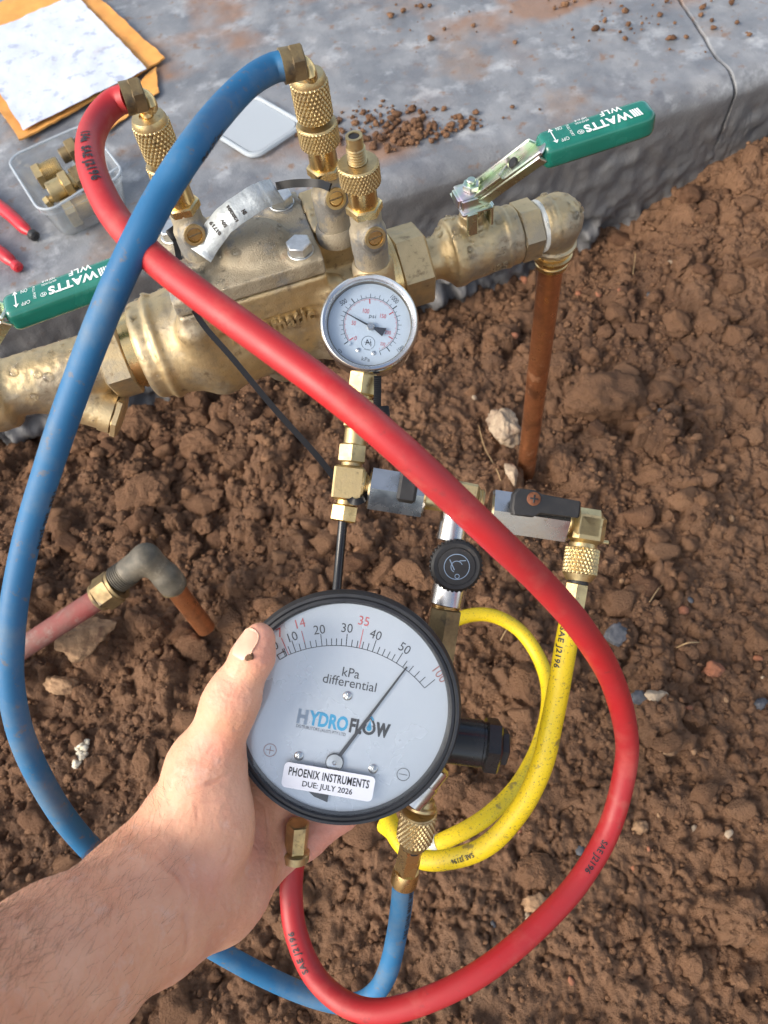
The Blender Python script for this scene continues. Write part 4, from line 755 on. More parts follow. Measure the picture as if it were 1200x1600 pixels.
mp('handle', (646, 702), (632, 786), lambda L: merge(mv(rbox(.0085, .0105, L, .0016), .0165, 0, L / 2)), 'black', 0, v1)
mp('tee', (700, 775), (752, 785), lambda L: merge(mv(rbox(.0185, .0185, L * .85, .0014), 0, 0, L * .42), mv(thread(.0078, 0, L * .2, .0018), 0, 0, L * .84)), 'brass_old')
mp('nipple', (664, 776), (702, 781), lambda L: cyl(.0072, 0, L), 'brass_old')
v2 = valve_body((764, 797), (886, 815), 'isolating_valve')
P0, P1 = ml_(800, 789), ml_(886, 800); hz = .0175
hm = fr(ml_(800, 785) + np.array([0, 0, hz]), (0, 0, 1), P1 - P0); pl_ = [(-.0020, -.0074), (.0085, -.0074), (.0120, -.0052), (.0330, -.0046), (.0338, -.0036), (.0338, .0036), (.0330, .0046), (.0120, .0058), (.0080, .0074), (-.0010, .0074), (-.0032, .0040), (-.0032, -.0040)]
vh = make('handle', xf(merge(prism(pl_, -.0055, .0050, .0010)), hm), M['black'], v2, sharp=25)
hs = make('handle_screw', xf(merge(lathe([(.0036, -.002), (.0038, .0003), (.0030, .0009), (.0005, .0011)], 24)), fr(ml_(827, 784) + np.array([-.002, .0010, hz + .0050]), (0, 0, 1))), M['rust'], v2)
make('slot', xf(merge(mv(rbox(.0044, .0009, .0004, .0001), 0, 0, .0011), mv(rbox(.0009, .0044, .0004, .0001), 0, 0, .00115)), fr(ml_(827, 784) + np.array([-.002, .0010, hz + .0050]), (0, 0, 1))), M['black'], v2)
make('stem', xf(cyl(.0055, .008, hz - .004), fr(ml_(812, 788), (0, 0, 1))), M['chrome'], v2)
mp('nipple', (886, 815), (897, 817), lambda L: thread(.0072, -.001, L * 1.2, .0016), 'brass')
mp('elbow', (890, 816), (940, 824), lambda L: merge(mv(rbox(.0185, .0185, L, .0035), 0, 0, L / 2)), 'brass_old')
mp('elbow_leg', (921, 800), (913, 851), lambda L: mv(rbox(.0185, .0180, L * .98, .003), 0, 0, L / 2), 'brass_old')
mp('drain_pin', (936, 846), (951, 848), lambda L: cyl(.0012, 0, L, 12), 'brass_old')
mp('neck', (712, 800), (704, 846), lambda L: cyl(.0085, 0, L), 'chrome'); mp('valve_neck', (704, 912), (697, 946), lambda L: merge(cyl(.0098, 0, L), cyl(.0085, -.02, 0)), 'chrome')
mp('nipple', (697, 944), (696, 952), lambda L: thread(.0078, 0, .003), 'brass'); mp('hex_adapter', (697, 950), (680, 1060), lambda L: hexp(.0165, 0, L, .0014), 'brass_dark')
kb = make('knob', xf(merge(lathe([(.0135, -.006), (.0142, -.005), (.0142, .002), (.0128, .0035), (.0105, .0032), (.0102, .0042), (.006, .0046), (.0001, .0046)], 48), *[xf(rbox(.0012, .0016, .0068, .0004), fr((.0143 * math.cos(t), .0143 * math.sin(t), -.0015), (0, 0, 1), (math.cos(t), math.sin(t), 0))) for t in np.linspace(0, 2 * np.pi, 36, endpoint=False)]), fr(ml_(710, 882) + np.array([0, 0, .010]), (0.02, -.06, 1), (1, 0, 0))), M['black'], mn)
make('emblem', xf(merge(disc(.0068, .0072, 0, 360), disc(.0030, .0034, 200, 420), mv(disc(.0010, .0014, 0, 360), .001, -.0052), bar2((-.0045, .0035), (-.001, -.002), .0005), bar2((.001, .0035), (.0045, .0042), .0005)), fr(ml_(710, 882) + np.array([0, -.0003, .01485]), (0.02, -.06, 1), (1, 0, 0))), M['ink_pale'], kb, smooth=False)
make('knob_stem', xf(cyl(.005, -.012, .006), fr(ml_(710, 882), (0, 0, 1))), M['chrome'], mn)
# small gauge
SG = Plane(577, 505, .425, 9.0); g = thing('pressure_gauge', SG.m, 'small round chrome rimmed pressure gauge with white kPa and psi dial', 'gauge'); s1 = SG.k; G = SG.l
make('case', lathe([(.001, -.028), (.0245, -.028), (.0262, -.026), (.0262, -.004), (.0255, -.003)], 64, False), M['chrome'], g)
make('bezel', lathe([(.0262, -.009), (77 * s1, -.0085), (78 * s1, -.006), (78 * s1, -.001), (76 * s1, .0012), (73 * s1, .0020), (69 * s1, .0016), (66.5 * s1, .0000), (66 * s1, -.0030)], 72, False), M['chrome'], g)
dl = make('dial', cyl(66.4 * s1, -.0052, -.0045, 64, 0), M['dial_white'], g); make('inner_wall', ring(65.2 * s1, 66.6 * s1, -.0046, -.0012, 64), M['grey_pipe'], g)
pv = G(579, 508, -.0045); zt = .00012
def pol(a, r): return (pv[0] + r * math.sin(math.radians(a)), pv[1] + r * math.cos(math.radians(a)))
def A15(v): return -135 + 270 * v / 1500
bk, rd = [], []
for v in range(0, 1501, 50): a = A15(v); r0 = 43.5 * s1; L = (8 if v % 500 == 0 else 6 if v % 100 == 0 else 3.2) * s1; bk.append(bar2(pol(a, r0), pol(a, r0 + L), (1.5 if v % 500 == 0 else .7) * s1))
bk.append(mv(disc(42.8 * s1, 43.5 * s1, -135, 152), *pv[:2])); bk.append(bar2(pol(152, 43 * s1), pol(152, 50 * s1), .9 * s1))
rd.append(mv(disc(40.9 * s1, 41.4 * s1, -135, 146), *pv[:2]))
for v in range(0, 231, 10): a = -135 + 270 * v / 217.6; L = (7.5 if v % 50 == 0 else 2.6) * s1; (rd if v % 50 == 0 else rd).append(bar2(pol(a, 41.2 * s1), pol(a, 41.2 * s1 - L), (1.7 if v % 50 == 0 else .45) * s1))
for tx, px, py, r, sz in (('0', 531, 546, -52, 11), ('500', 536, 469, -40, 11), ('1000', 616, 464, 36, 11), ('1500', 626, 543, -43, 9)): q = G(px, py, 0); bk.append(rot2(text(tx, sz * s1, 0, 0, .72), r, q[0], q[1], 0))
for tx, px, py, sz in (('0', 555, 526, 10), ('50', 552, 502, 9.5), ('100', 571, 483, 10), ('150', 598, 491, 9.5), ('200', 606, 517, 8.5), ('230', 598, 535, 7)): q = G(px, py, 0); rd.append(rot2(text(tx, sz * s1, .00001, 0, .78), 0, q[0], q[1]))
q = G(582, 491, 0); bk.append(rot2(text('psi', 9 * s1, 0, 0, 1.1, 'CENTER', 1.1), 0, q[0], q[1])); q = G(571, 559, 0); bk.append(rot2(text('kPa', 9 * s1, 0, 0, 1.0, 'CENTER', 1.1), 0, q[0], q[1]))
q = G(575, 533, 0); bk += [mv(disc(10.2 * s1, 10.8 * s1, -145, 145), *q[:2]), rot2(text('Aj', 13 * s1, 0, 0, .9), -14, q[0], q[1] + .0003), mv(bar2((-6 * s1, 0), (5 * s1, 1.2 * s1), .5 * s1), *q[:2]), rot2(text('Austec', 3.6 * s1, 0, 0), 0, q[0], q[1] - 10.5 * s1)]
zz = pv[2] + zt; make('scale_printing', mv(merge(*bk), 0, 0, zz), M['ink'], dl, smooth=False); make('red_printing', mv(merge(*rd), 0, 0, zz), M['ink_red'], dl, smooth=False)
for px, py in ((560, 547), (584, 552)): q = G(px, py, -.0045); sc = make('dial_screw', merge(lathe([(.0013, 0), (.0013, .0004), (.0008, .0007), (.0001, .0007)], 20), mv(rbox(.0017, .00028, .0002, .00003), 0, 0, .0007), mv(rbox(.00028, .0017, .0002, .00003), 0, 0, .00072)), M['chrome'], dl); sc.location = q
q = G(546, 537, -.0045); b2 = make('stop_pin', cyl(.0010, 0, .0012, 16), M['dial_white'], dl); b2.location = q
tip = G(535, 484, 0); t1_, t2_ = G(604, 511, 0), G(597, 524, 0); hub = G(579, 508, 0)
nd_ = merge(bar2(hub, tip, 3.6 * s1, 0, .7 * s1), (np.array([(*hub[:2], 0), (*t2_[:2], 0), (*t1_[:2], 0)]), [(0, 1, 2)])); make('needle', mv(nd_, 0, 0, -.0028), M['ink'], g, smooth=False); hb = make('needle_hub', lathe([(.0021, -.0045), (.0021, -.0022), (.0017, -.0018), (.0001, -.0018)], 28), M['chrome'], g); hb.location = (hub[0], hub[1], 0)
make('glass', cyl(66.6 * s1, -.0016, -.0006, 64, 0), M['glass'], g)
def gseg(p, q, zz): a = G(*p, zz); b = G(*q, zz); return fr(a, b - a, (0, 0, 1)), np.linalg.norm(b - a)
m, L = gseg((569, 580), (564, 622), -.014); make('stem', xf(merge(hexp(.0148, 0, L * .92, .0012), cyl(.0062, L * .9, L * 1.08)), m), M['brass_old'], g)
mp('gauge_adapter', (563, 623), (555, 690), lambda L: merge(hexp(.0148, 0, L * .7, .0012), cyl(.0066, L * .7, L * 1.1)), 'brass_old')
tie('cable_tie', [at(590, 588, .432), at(590, 610, .430), at(590, 635, .430), at(596, 648, .428)], .0042, .0012, 'ribbed black cable tie running down the small gauge stem', head=at(599, 645, .424), ribs=True)
tie('cable_tie', [at(600, 648, .428), at(618, 672, .430), at(640, 700, .432), at(652, 716, .434)], .0042, .0012, 'black cable tie tail from the gauge stem to the first chrome valve', ribs=True)
tube = resample(spline([MF.m[:3, :3] @ ml_(536, 812) + MF.m[:3, 3], at(533, 845, .441), at(529, 890, .440), at(525, 940, .437), at(524, 990, .436)], 8), .004)
tag(make('thin_tube', sweep(tube, .0027, 16), M['black_gloss']), 'thin glossy black tube from the brass tee to behind the large gauge', 'tube')
# ------------------------------------------------------------------ large differential gauge held in the hand
DG = Plane(537, 1108, .388, 10.7); D = DG.l; k = DG.k
dg = thing('differential_gauge', DG.m, 'large round pressure gauge with black rubber rim and silver dial held in the hand', 'gauge')
RG, RO = 165 * k, 185 * k
make('rubber_rim', lathe([(RG - .0005, -.0035), (RG, -.0005), (RG + .0012, .0012), (RG + .0026, .0008), (RG + .0030, .0002), (RG + .0036, .0010), (RG + .0050, .0008), (RO - .0010, -.0012), (RO, -.0040), (RO, -.0085), (RO - .0008, -.0105), (RO - .0030, -.0120), (RO - .0040, -.0125)], 128, False), M['rubber'], dg, sharp=30)
make('case', lathe([(RO - .0035, -.0115), (RO - .0040, -.030), (RO - .0070, -.034), (.002, -.034)], 96), M['rubber'], dg)
ZD = -.0032; dl = make('dial', cyl(RG + .0004, ZD - .001, ZD, 96, 0), M['dial'], dg); piv = D(523, 1190, ZD); e = .00012
rr_ = 183 * k; aL, aR = -39.3, 41.2
def an(px, py): q = D(px, py, ZD) - piv; return math.degrees(math.atan2(q[0], q[1]))
def pp(a, r): return (piv[0] + r * math.sin(math.radians(a)), piv[1] + r * math.cos(math.radians(a)))
a10, a14, a20, a30, a35, a40, a50, a100 = an(462, 1018), an(478, 1012.5), an(503, 1007.5), an(541, 1006.5), an(562, 1009.5), an(583, 1014.5), an(620.5, 1034), an(664.5, 1074)
bk = [mv(disc(rr_ - .00018, rr_ + .00018, an(451, 1023), a100, 0, 60), *piv[:2])]; rd = []
def tick(a, L, w=.00042, l=None): (bk if l is None else l).append(bar2(pp(a, rr_), pp(a, rr_ + L), w))
for a, b in ((a10, a20), (a20, a30), (a30, a40), (a40, a50)):
    for q in range(5): tick(a + (b - a) * q / 5, .0062 if q == 0 else .0036)
tick(a50, .0062)
for q in range(1, 6): tick(a50 + (a100 - a50) * q / 5, .0040 if q < 5 else .0068)
for px, py in ((446, 1025), (448.5, 1024), (454.5, 1021)): tick(an(px, py), .0042)
tick(an(451, 1023), .0095, .0004, rd); tick(a14, .0095, .0004, rd); tick(a35, .0098, .0004, rd)
for p, q in (((431.5, 1025.5), (443, 1019)), ((443, 1019), (447, 1026)), ((447, 1026), (436, 1032.5)), ((436, 1032.5), (431.5, 1025.5))): bk.append(bar2(D(*p), D(*q), .0005))
for tx, px, py, l in (('0', 430, 1009, bk), ('10', 456, 996, bk), ('20', 499, 984.5, bk), ('30', 542, 982, bk), ('40', 587, 992.5, bk), ('50', 632, 1013.5, bk), ('7', 437, 989, rd), ('14', 468, 975, rd), ('35', 568.5, 971, rd)):
    q = D(px, py, ZD); l.append(rot2(text(tx, .0066, 0, 0, .95), an(px, py), q[0], q[1]))
q = D(686, 1053, ZD); rust = [rot2(text('100', .0066, 0, 0, .95), an(682, 1056) + 4, q[0], q[1])]
for tx, px, py, sz in (('kPa', 548, 1052, .0068), ('differential', 546.5, 1067.5, .0068)): q = D(px, py, ZD); bk.append(rot2(text(tx, sz, .00002, 0, .97), 0, q[0], q[1]))
for px, py, hb_ in ((422, 1172, 1), (630, 1210, 0)):
    q = D(px, py, ZD); l = rust if hb_ else bk; l.append(mv(disc(.0030, .00335, 0, 360), *q[:2])); l.append(mv(bar2((-.0021, 0), (.0021, 0), .0003), *q[:2]))
    if hb_: l.append(mv(bar2((0, -.0021), (0, .0021), .0003), *q[:2]))
zz = ZD + e; make('scale_printing', mv(merge(*bk), 0, 0, zz), M['ink'], dl, smooth=False); make('red_printing', mv(merge(*rd), 0, 0, zz), M['ink_red'], dl, smooth=False)
make('rust_printing', mv(merge(*rust), 0, 0, zz), M['ink_rust'], dl, smooth=False)
# maker's name
def at_txt(tx, px, py, sz, mat, nm, xs, bold, align='LEFT', dz=0): q = D(px, py, ZD); return make(nm, mv(text(tx, sz, bold, 0, xs, align), q[0], q[1], zz + dz), M[mat], dl, smooth=False)
def word(tx, x0, x1, yc, h, mat, bold):            # word from x0 to x1 (pixels along the dial's own slope), middle at yc
    q = D((x0 + x1) / 2, yc, ZD); return make('lettering', mv(fit(tx, (x1 - x0) / math.cos(math.radians(10.7)) * k, h, bold), q[0], q[1], zz), M[mat], dl, smooth=False)
word('H', 465, 481, 1119.5, .0076, 'ink_pale', .0004); word('YDRO', 482.5, 544, 1126.5, .0077, 'ink_blue', .0003); word('FL', 546.5, 566, 1134.5, .0074, 'ink', .0003); word('W', 586.5, 609, 1141, .0074, 'ink', .0005); word('DISTRIBUTORS (AUST) PTY LTD', 462.5, 540, 1141.5, .0021, 'ink', 0)
q = D(576.5, 1138, ZD); make('logo_drop', mv(merge(disc(.0020, .0034, 45, 315), bar2((.0026, .0017), (.0001, .0058), .0011), bar2((-.0026, .0017), (-.0001, .0058), .0011)), q[0], q[1], zz), M['ink'], dl, smooth=False)
make('logo_drop', mv(merge(disc(0, .0013, 0, 360), (np.array([(-.0012, .0004, 0), (.0012, .0004, 0), (0, .0042, 0)]), [(0, 1, 2)]), bar2((-.0015, .0045), (.0001, .0062), .0009), bar2((.0015, .0045), (-.0001, .0062), .0009)), q[0], q[1], zz + .00006), M['ink_blue'], dl, smooth=False)
for px, py in ((543, 1087), (467, 1181), (583, 1201)):
    q = D(px, py, ZD); sc = make('dial_screw', merge(lathe([(.0024, 0), (.0024, .0005), (.0016, .0012), (.0001, .0013)], 24), mv(rbox(.0030, .0005, .0004, .00005), 0, 0, .0013), mv(rbox(.0005, .0030, .0004, .00005), 0, 0, .00132)), M['chrome'], dl); sc.location = q
tip = D(636, 1041, ZD); tl_ = D(495, 1244, ZD); ax = (tip - piv)[:2] / np.linalg.norm((tip - piv)[:2])
tail = [D(*q)[:2] for q in ((472, 1230), (490, 1247), (511, 1256), (514, 1236), (508, 1215), (490, 1212))]
make('needle', mv(merge(bar2(piv[:2], tip[:2], .0020, 0, .0008), (np.array([(*q, 0) for q in tail]), [tuple(range(6))])), 0, 0, ZD + .0012), M['ink'], dg, smooth=False)
hb = make('needle_hub', merge(lathe([(.0043, .0010), (.0043, .0018), (.0041, .0021), (.0012, .0023), (.0006, .0017)], 40)), M['chrome'], dg); hb.location = piv; hr = make('hub_ring', ring(.0042, .0046, .0010, .0017), M['black'], hb)
make('glass', cyl(RG + .0003, -.0004, .0004, 96, 0), M['glass'], dg)
sq = D(513, 1221.5, .0006); ang = math.degrees(math.atan2(-(D(585, 1232) - D(441, 1207))[1], (D(585, 1232) - D(441, 1207))[0]))
st = make('sticker', rot2(prism(rrect(-.0232, -.0064, .0232, .0064, .0024), 0, .00025), ang, sq[0], sq[1], .0006 - .0001), M['sticker'], dg)
make('lettering', merge(rot2(mv(fit('PHOENIX INSTRUMENTS', .0410, .0043, .00008, 1.08), 0, .0022), ang, sq[0], sq[1], .0009), rot2(mv(fit('DUE: JULY 2026', .0255, .0037, .00003), .0, -.0034), ang, sq[0], sq[1], .0009)), M['ink'], st, smooth=False)
def dseg(p, q, zz): a = D(*p, zz); b = D(*q, zz); return fr(a, b - a, (0, 0, 1)), np.linalg.norm(b - a)
m, L = dseg((700, 1155), (795, 1168), -.024)
make('side_port', xf(merge(cyl(.0124, 0, L * .55, 44), cyl(.0120, L * .50, L * .60)), m), M['black_gloss'], dg); make('port_hex', xf(hexp(.0255, L * .58, L * .84, .0016), m), M['black_gloss'], dg); make('port_cap', xf(merge(hexp(.0165, L * .84, L * .98, .0012), cyl(.006, L * .8, L * .86)), m), M['black'], dg)
m, L = dseg((678, 1205), (640, 1252), -.030); make('outlet_elbow', xf(merge(cyl(.0075, -.004, L * .45), cyl(.0082, L * .3, L)), m), M['chrome'], dg)
m, L = dseg((660, 1246), (656, 1266), -.034); make('outlet_neck', xf(merge(cyl(.0072, 0, L), cyl(.0088, L * .55, L * .9)), m), M['brass_old'], dg)

# ------------------------------------------------------------------ charging hoses
HR = .0065
class Hose:
    def __init__(s, name, label, mat, pts, r=HR):
        n_ = len(pts); s.C = resample(spline([at(p[0], p[1], p[2] * (1 + (.06 if name != 'yellow_hose' else 0) * min(1, i / 5, (n_ - 1 - i) / 4))) for i, p in enumerate(pts)], 14), .0030); s.r = r; s.root = thing(name, tl(s.C[0]), label, 'hose', 'charging hoses'); s.o = s.C[0]
        make('hose', sweep(s.C - s.o, r, 32, r * (1 + .018 * fbm(s.C * 45, 2, 3))), M[mat], s.root, sharp=50); s.T, s.N, s.B = frames(s.C); s.S = np.concatenate([[0], np.cumsum(np.linalg.norm(np.diff(s.C, axis=0), axis=1))])
    def part(s, name, p, q, fn, mat, parent=None): p, q = np.asarray(p, float), np.asarray(q, float); L = np.linalg.norm(q - p); return make(name, xf(fn(L), fr(p - s.o, q - p)), M[mat], parent or s.root)
    def tubep(s, name, pts, r, mat): C = resample(spline(pts, 10), .0015); return make(name, sweep(C - s.o, r, 24), M[mat], s.root)
    def print(s, tx, px, py, size, off=0., flip=1, bold=.0001, mat='ink', xs=1.):
        i0 = int(np.argmin(np.hypot(*(proj(s.C)[:, :2] - [px, py]).T))); V, F = subdiv(text(tx, size, bold, 0, xs, 'CENTER', 1.12)); c = s.C[i0]; v = CPOS - c; th0 = math.atan2(v @ s.B[i0], v @ s.N[i0]) + off
        sv = s.S[i0] + flip * V[:, 0]; i = np.clip(np.searchsorted(s.S, sv) - 1, 0, len(s.C) - 2); f = ((sv - s.S[i]) / (s.S[i + 1] - s.S[i]))[:, None]; ip = lambda A: A[i] * (1 - f) + A[i + 1] * f
        th = th0 - flip * V[:, 1] / s.r; W = ip(s.C) + (np.cos(th)[:, None] * ip(s.N) + np.sin(th)[:, None] * ip(s.B)) * (s.r * 1.012 + .00022); make('lettering', (W - s.o, F), M[mat], s.root, smooth=False)
red = Hose('red_hose', 'red rubber hose looping across the picture from the left test cock to the large gauge', 'red',
    [(200, 153, .378), (180, 160, .375), (158, 181, .367), (143, 212, .354), (141, 248, .335), (153, 289, .320), (184, 345, .312), (246, 409, .302), (325, 471, .292), (425, 543, .283), (525, 617, .278), (620, 697, .279), (700, 771, .286), (780, 847, .300), (850, 915, .320), (908, 982, .340), (953, 1055, .368), (976, 1130, .395), (978, 1195, .410), (953, 1292, .415), (908, 1372, .410), (850, 1438, .402), (770, 1507, .393), (690, 1553, .390), (605, 1580, .392), (545, 1571, .397), (493, 1527, .405), (463, 1460, .415), (455, 1395, .424), (459, 1340, .428), (460, 1334, .428)])
blue = Hose('blue_hose', 'blue rubber hose from the middle test cock down the left side and behind the wrist', 'blue',
    [(448, 102, .362), (425, 107, .358), (390, 128, .347), (350, 168, .333), (307, 222, .304), (258, 296, .299), (213, 380, .299), (172, 468, .304), (137, 555, .312), (104, 645, .322), (73, 738, .334), (45, 830, .345), (25, 925, .352), (17, 1000, .358), (17, 1070, .366), (32, 1145, .376), (62, 1215, .388), (102, 1280, .402), (150, 1335, .418), (210, 1393, .434), (280, 1447, .450), (360, 1497, .463), (440, 1538, .472), (505, 1562, .474), (555, 1568, .472), (587, 1550, .468), (607, 1515, .464), (620, 1460, .460), (627, 1415, .456), (631, 1374, .452)])
yel = Hose('yellow_hose', 'dirty yellow rubber hose coiled once on the soil behind the large gauge', 'yellow',
    [(893, 962, .436), (884, 1010, .436), (873, 1075, .438), (863, 1125, .442), (847, 1195, .450), (815, 1262, .462), (765, 1318, .476), (710, 1341, .492), (655, 1341, .510), (616, 1300, .530), (600, 1235, .58), (612, 1130, .635), (650, 1030, .675), (700, 975, .70), (757, 960, .712), (808, 982, .715), (843, 1030, .705), (857, 1085, .680), (847, 1150, .645), (815, 1218, .61), (764, 1273, .585), (705, 1308, .575), (650, 1325, .585), (600, 1290, .63)], .0064)
red.print('SAE J2196', 938, 1338, .0046, -.10, 1); red.print('SAE J2196', 474, 1480, .0050, -.45, 1); red.print('134a  SAE J2196', 150, 255, .0056, .15, 1, .0002)
blue.print('SAE J2196 MAX WORK', 636, 1412, .0046, .9, 1); blue.print('134a  SAE J2196', 48, 800, .0045, -1.15, 1); blue.print('SAE J2196', 300, 205, .0045, -1.1, 1); yel.print('SAE J2196', 879, 1012, .0050, .55, 1); yel.print('SAE J2196', 730, 1335, .0040, -.2, 1)
def coupler(H, base, nut_top, nutL, bend, hex0, hex1, rn, kn=26):
    """knurled swivel nut, bent brass stem and hex ferrule of a hose end"""
    H.part('knurled_nut', base, nut_top, lambda L: merge(knurl(rn, 0, L * .72, kn, .0008), lathe([(rn * .93, L * .715), (rn * .92, L * .78), (rn * .84, L * .85), (rn * .45, L * .87), (rn * .43, L * .84)], 40)), 'brass_old')
    H.tubep('bent_stem', bend, .0034, 'brass'); H.part('hex_ferrule', hex0, hex1, lambda L: merge(hexp(.0150, 0, L * .62, .0012), lathe([(.0076, L * .55), (.0078, L)], 30)), 'brass_dark')
pz2 = lambda dz: p2 + np.array([0, 0, dz]); pz1 = lambda dz: p1 + np.array([0, 0, dz])
coupler(blue, pz2(.0470), pz2(.0755), .02, [pz2(.068), pz2(.0765), at(486, 119, .371), at(480, 104, .366), at(469, 96, .364), at(455, 99, .3635)], at(475, 96, .3635), at(440, 104, .3622), .0104)
coupler(red, pz1(.0470), pz1(.0755), .02, [pz1(.068), pz1(.0765), at(236, 167, .386), at(230, 154, .383), at(220, 148, .381), at(208, 150, .3795)], at(225, 147, .3800), at(193, 155, .3782), .0104)
red.part('hex_fitting', D(466, 1285, -.034) @ DG.m[:3, :3].T + DG.m[:3, 3], at(461, 1341, .427), lambda L: merge(hexp(.0112, 0, L * .78, .0009), lathe([(.0066, L * .76), (.0078, L * .80), (.0078, L)], 30)), 'brass_old')
blue.part('knurled_nut', at(655, 1263, .424), at(646, 1318, .436), lambda L: merge(knurl(.0104, .002, L * .82, 26, .0008), cyl(.0102, 0, .0015), lathe([(.0098, L * .82), (.0080, L * .98)], 36)), 'brass_old')
blue.part('hex_ferrule', at(644, 1318, .438), at(631, 1378, .452), lambda L: merge(hexp(.0126, 0, L * .72, .001), lathe([(.0072, L * .66), (.0079, L * .78), (.0079, L)], 30)), 'brass'); blue.part('seal', at(647, 1314, .436), at(644, 1322, .439), lambda L: cyl(.0066, 0, L), 'black')
yel.part('knurled_nut', at(911, 851, .440), at(904, 908, .438), lambda L: merge(cyl(.0080, -.001, .003), knurl(.0099, .002, L * .82, 26, .0008), lathe([(.0094, L * .82), (.0070, L)], 36)), 'brass_old'); yel.part('seal', at(904, 905, .438), at(903, 914, .438), lambda L: cyl(.0058, 0, L), 'black')
yel.part('hex_ferrule', at(902, 911, .438), at(892, 970, .437), lambda L: merge(hexp(.0118, 0, L * .72, .001), lathe([(.0068, L * .66), (.0075, L * .78), (.0075, L)], 30)), 'brass_old')
i = int(np.argmin(np.linalg.norm(yel.C - at(676, 1319, .58), axis=1))); yel.part('band', yel.C[i - 2], yel.C[i + 2], lambda L: ring(.0064, .0069, 0, L, 30), 'lid')

# ------------------------------------------------------------------ the hand that holds the gauge
Hh = [  # a, b (pixel, pixel, distance), radii (m), blend
    ((-420, 1880, .19), (-60, 1612, .285), .036, .0335, .01), ((-60, 1612, .285), (95, 1512, .325), .0335, .0325, .012), ((95, 1512, .325), (225, 1418, .362), .0325, .0300, .014),
    ((213, 1388, .366), (292, 1310, .388), .0250, .0235, .016), ((240, 1440, .368), (350, 1380, .398), .0265, .0240, .016),
    ((292, 1310, .388), (320, 1200, .384), .0230, .0185, .014),                                                # thenar
    ((322, 1200, .384), (366, 1084, .372), .0158, .0118, .010), ((366, 1084, .372), (396, 1026, .3695), .0116, .0100, .006), ((396, 1026, .3695), (406, 996, .3690), .0100, .0074, .004),  # thumb
    ((300, 1290, .400), (400, 1190, .430), .020, .0145, .016), ((310, 1340, .402), (410, 1250, .432), .021, .0140, .016), ((330, 1380, .404), (412, 1308, .434), .0215, .0135, .016), ((330, 1400, .404), (402, 1352, .430), .0220, .0145, .016)]
Fg = [[(400, 1190, .430), (470, 1110, .446), (540, 1040, .444), (580, 1005, .438)], [(410, 1250, .432), (500, 1170, .448), (585, 1105, .446), (625, 1075, .440)], [(412, 1308, .434), (505, 1240, .449), (585, 1180, .447), (620, 1155, .442)], [(402, 1352, .430), (475, 1312, .440), (535, 1272, .442), (566, 1252, .440)]]
Fr = [(.0118, .0105, .0095, .0080), (.0120, .0108, .0097, .0082), (.0118, .0104, .0093, .0079), (.0128, .0110, .0092, .0074)]
def f_hand(P):
    d = None
    for a, b, ra, rb, kk in Hh:
        q = s_cone(P, at(*a), at(*b), ra, rb); d = q if d is None else smin(d, q, kk)
    d = smin(d, s_ell(P, at(338, 1268, .378), (.0175, .027, .0155), RCAM @ np.array([[.93, .36, 0], [-.36, .93, 0], [0, 0, 1.]])), .012)   # ball of the thumb
    d = smin(d, s_ell(P, at(358, 1100, .3725), (.0122, .0118, .0118)), .008)                                                             # thumb joint
    for pts, rr in zip(Fg, Fr):
        q = None
        for j in range(3): c = s_cone(P, at(*pts[j]), at(*pts[j + 1]), rr[j], rr[j + 1]); q = c if q is None else smin(q, c, .004)
        d = smin(d, q, .006)
    return d
cs = np.array([at(*q) for h in Hh for q in h[:2]] + [at(*q) for f in Fg for q in f]); lo, hi = cs.min(0) - .040, cs.max(0) + .040
V, F = snet(f_hand, lo, hi, .0021)
me = bpy.data.meshes.new('skin_base'); me.from_pydata(V.tolist(), [], F.tolist()); ob = bpy.data.objects.new('skin_base', me); COL.objects.link(ob)
sm = ob.modifiers.new('s', 'SMOOTH'); sm.factor = .5; sm.iterations = 4; sb = ob.modifiers.new('u', 'SUBSURF'); sb.levels = 2; sb.render_levels = 2
dgp = bpy.context.evaluated_depsgraph_get(); em = ob.evaluated_get(dgp).to_mesh(); V = np.empty(len(em.vertices) * 3); em.vertices.foreach_get('co', V); V = V.reshape(-1, 3); F = np.empty(len(em.loops), np.int32); em.loops.foreach_get('vertex_index', F); F = F.reshape(-1, 4)
ob.evaluated_get(dgp).to_mesh_clear(); bpy.data.objects.remove(ob); bpy.data.meshes.remove(me)
N = vnormals(V, F); PX = proj(V); vis = np.einsum('ij,ij->i', N, CPOS - V) > 0
def skin_pt(px, py, rad=6):
    m = np.hypot(PX[:, 0] - px, PX[:, 1] - py) < rad; return V[m][np.argmin(PX[m, 2])] if m.any() else None
crease = np.zeros(len(V)); disp = np.zeros(len(V))
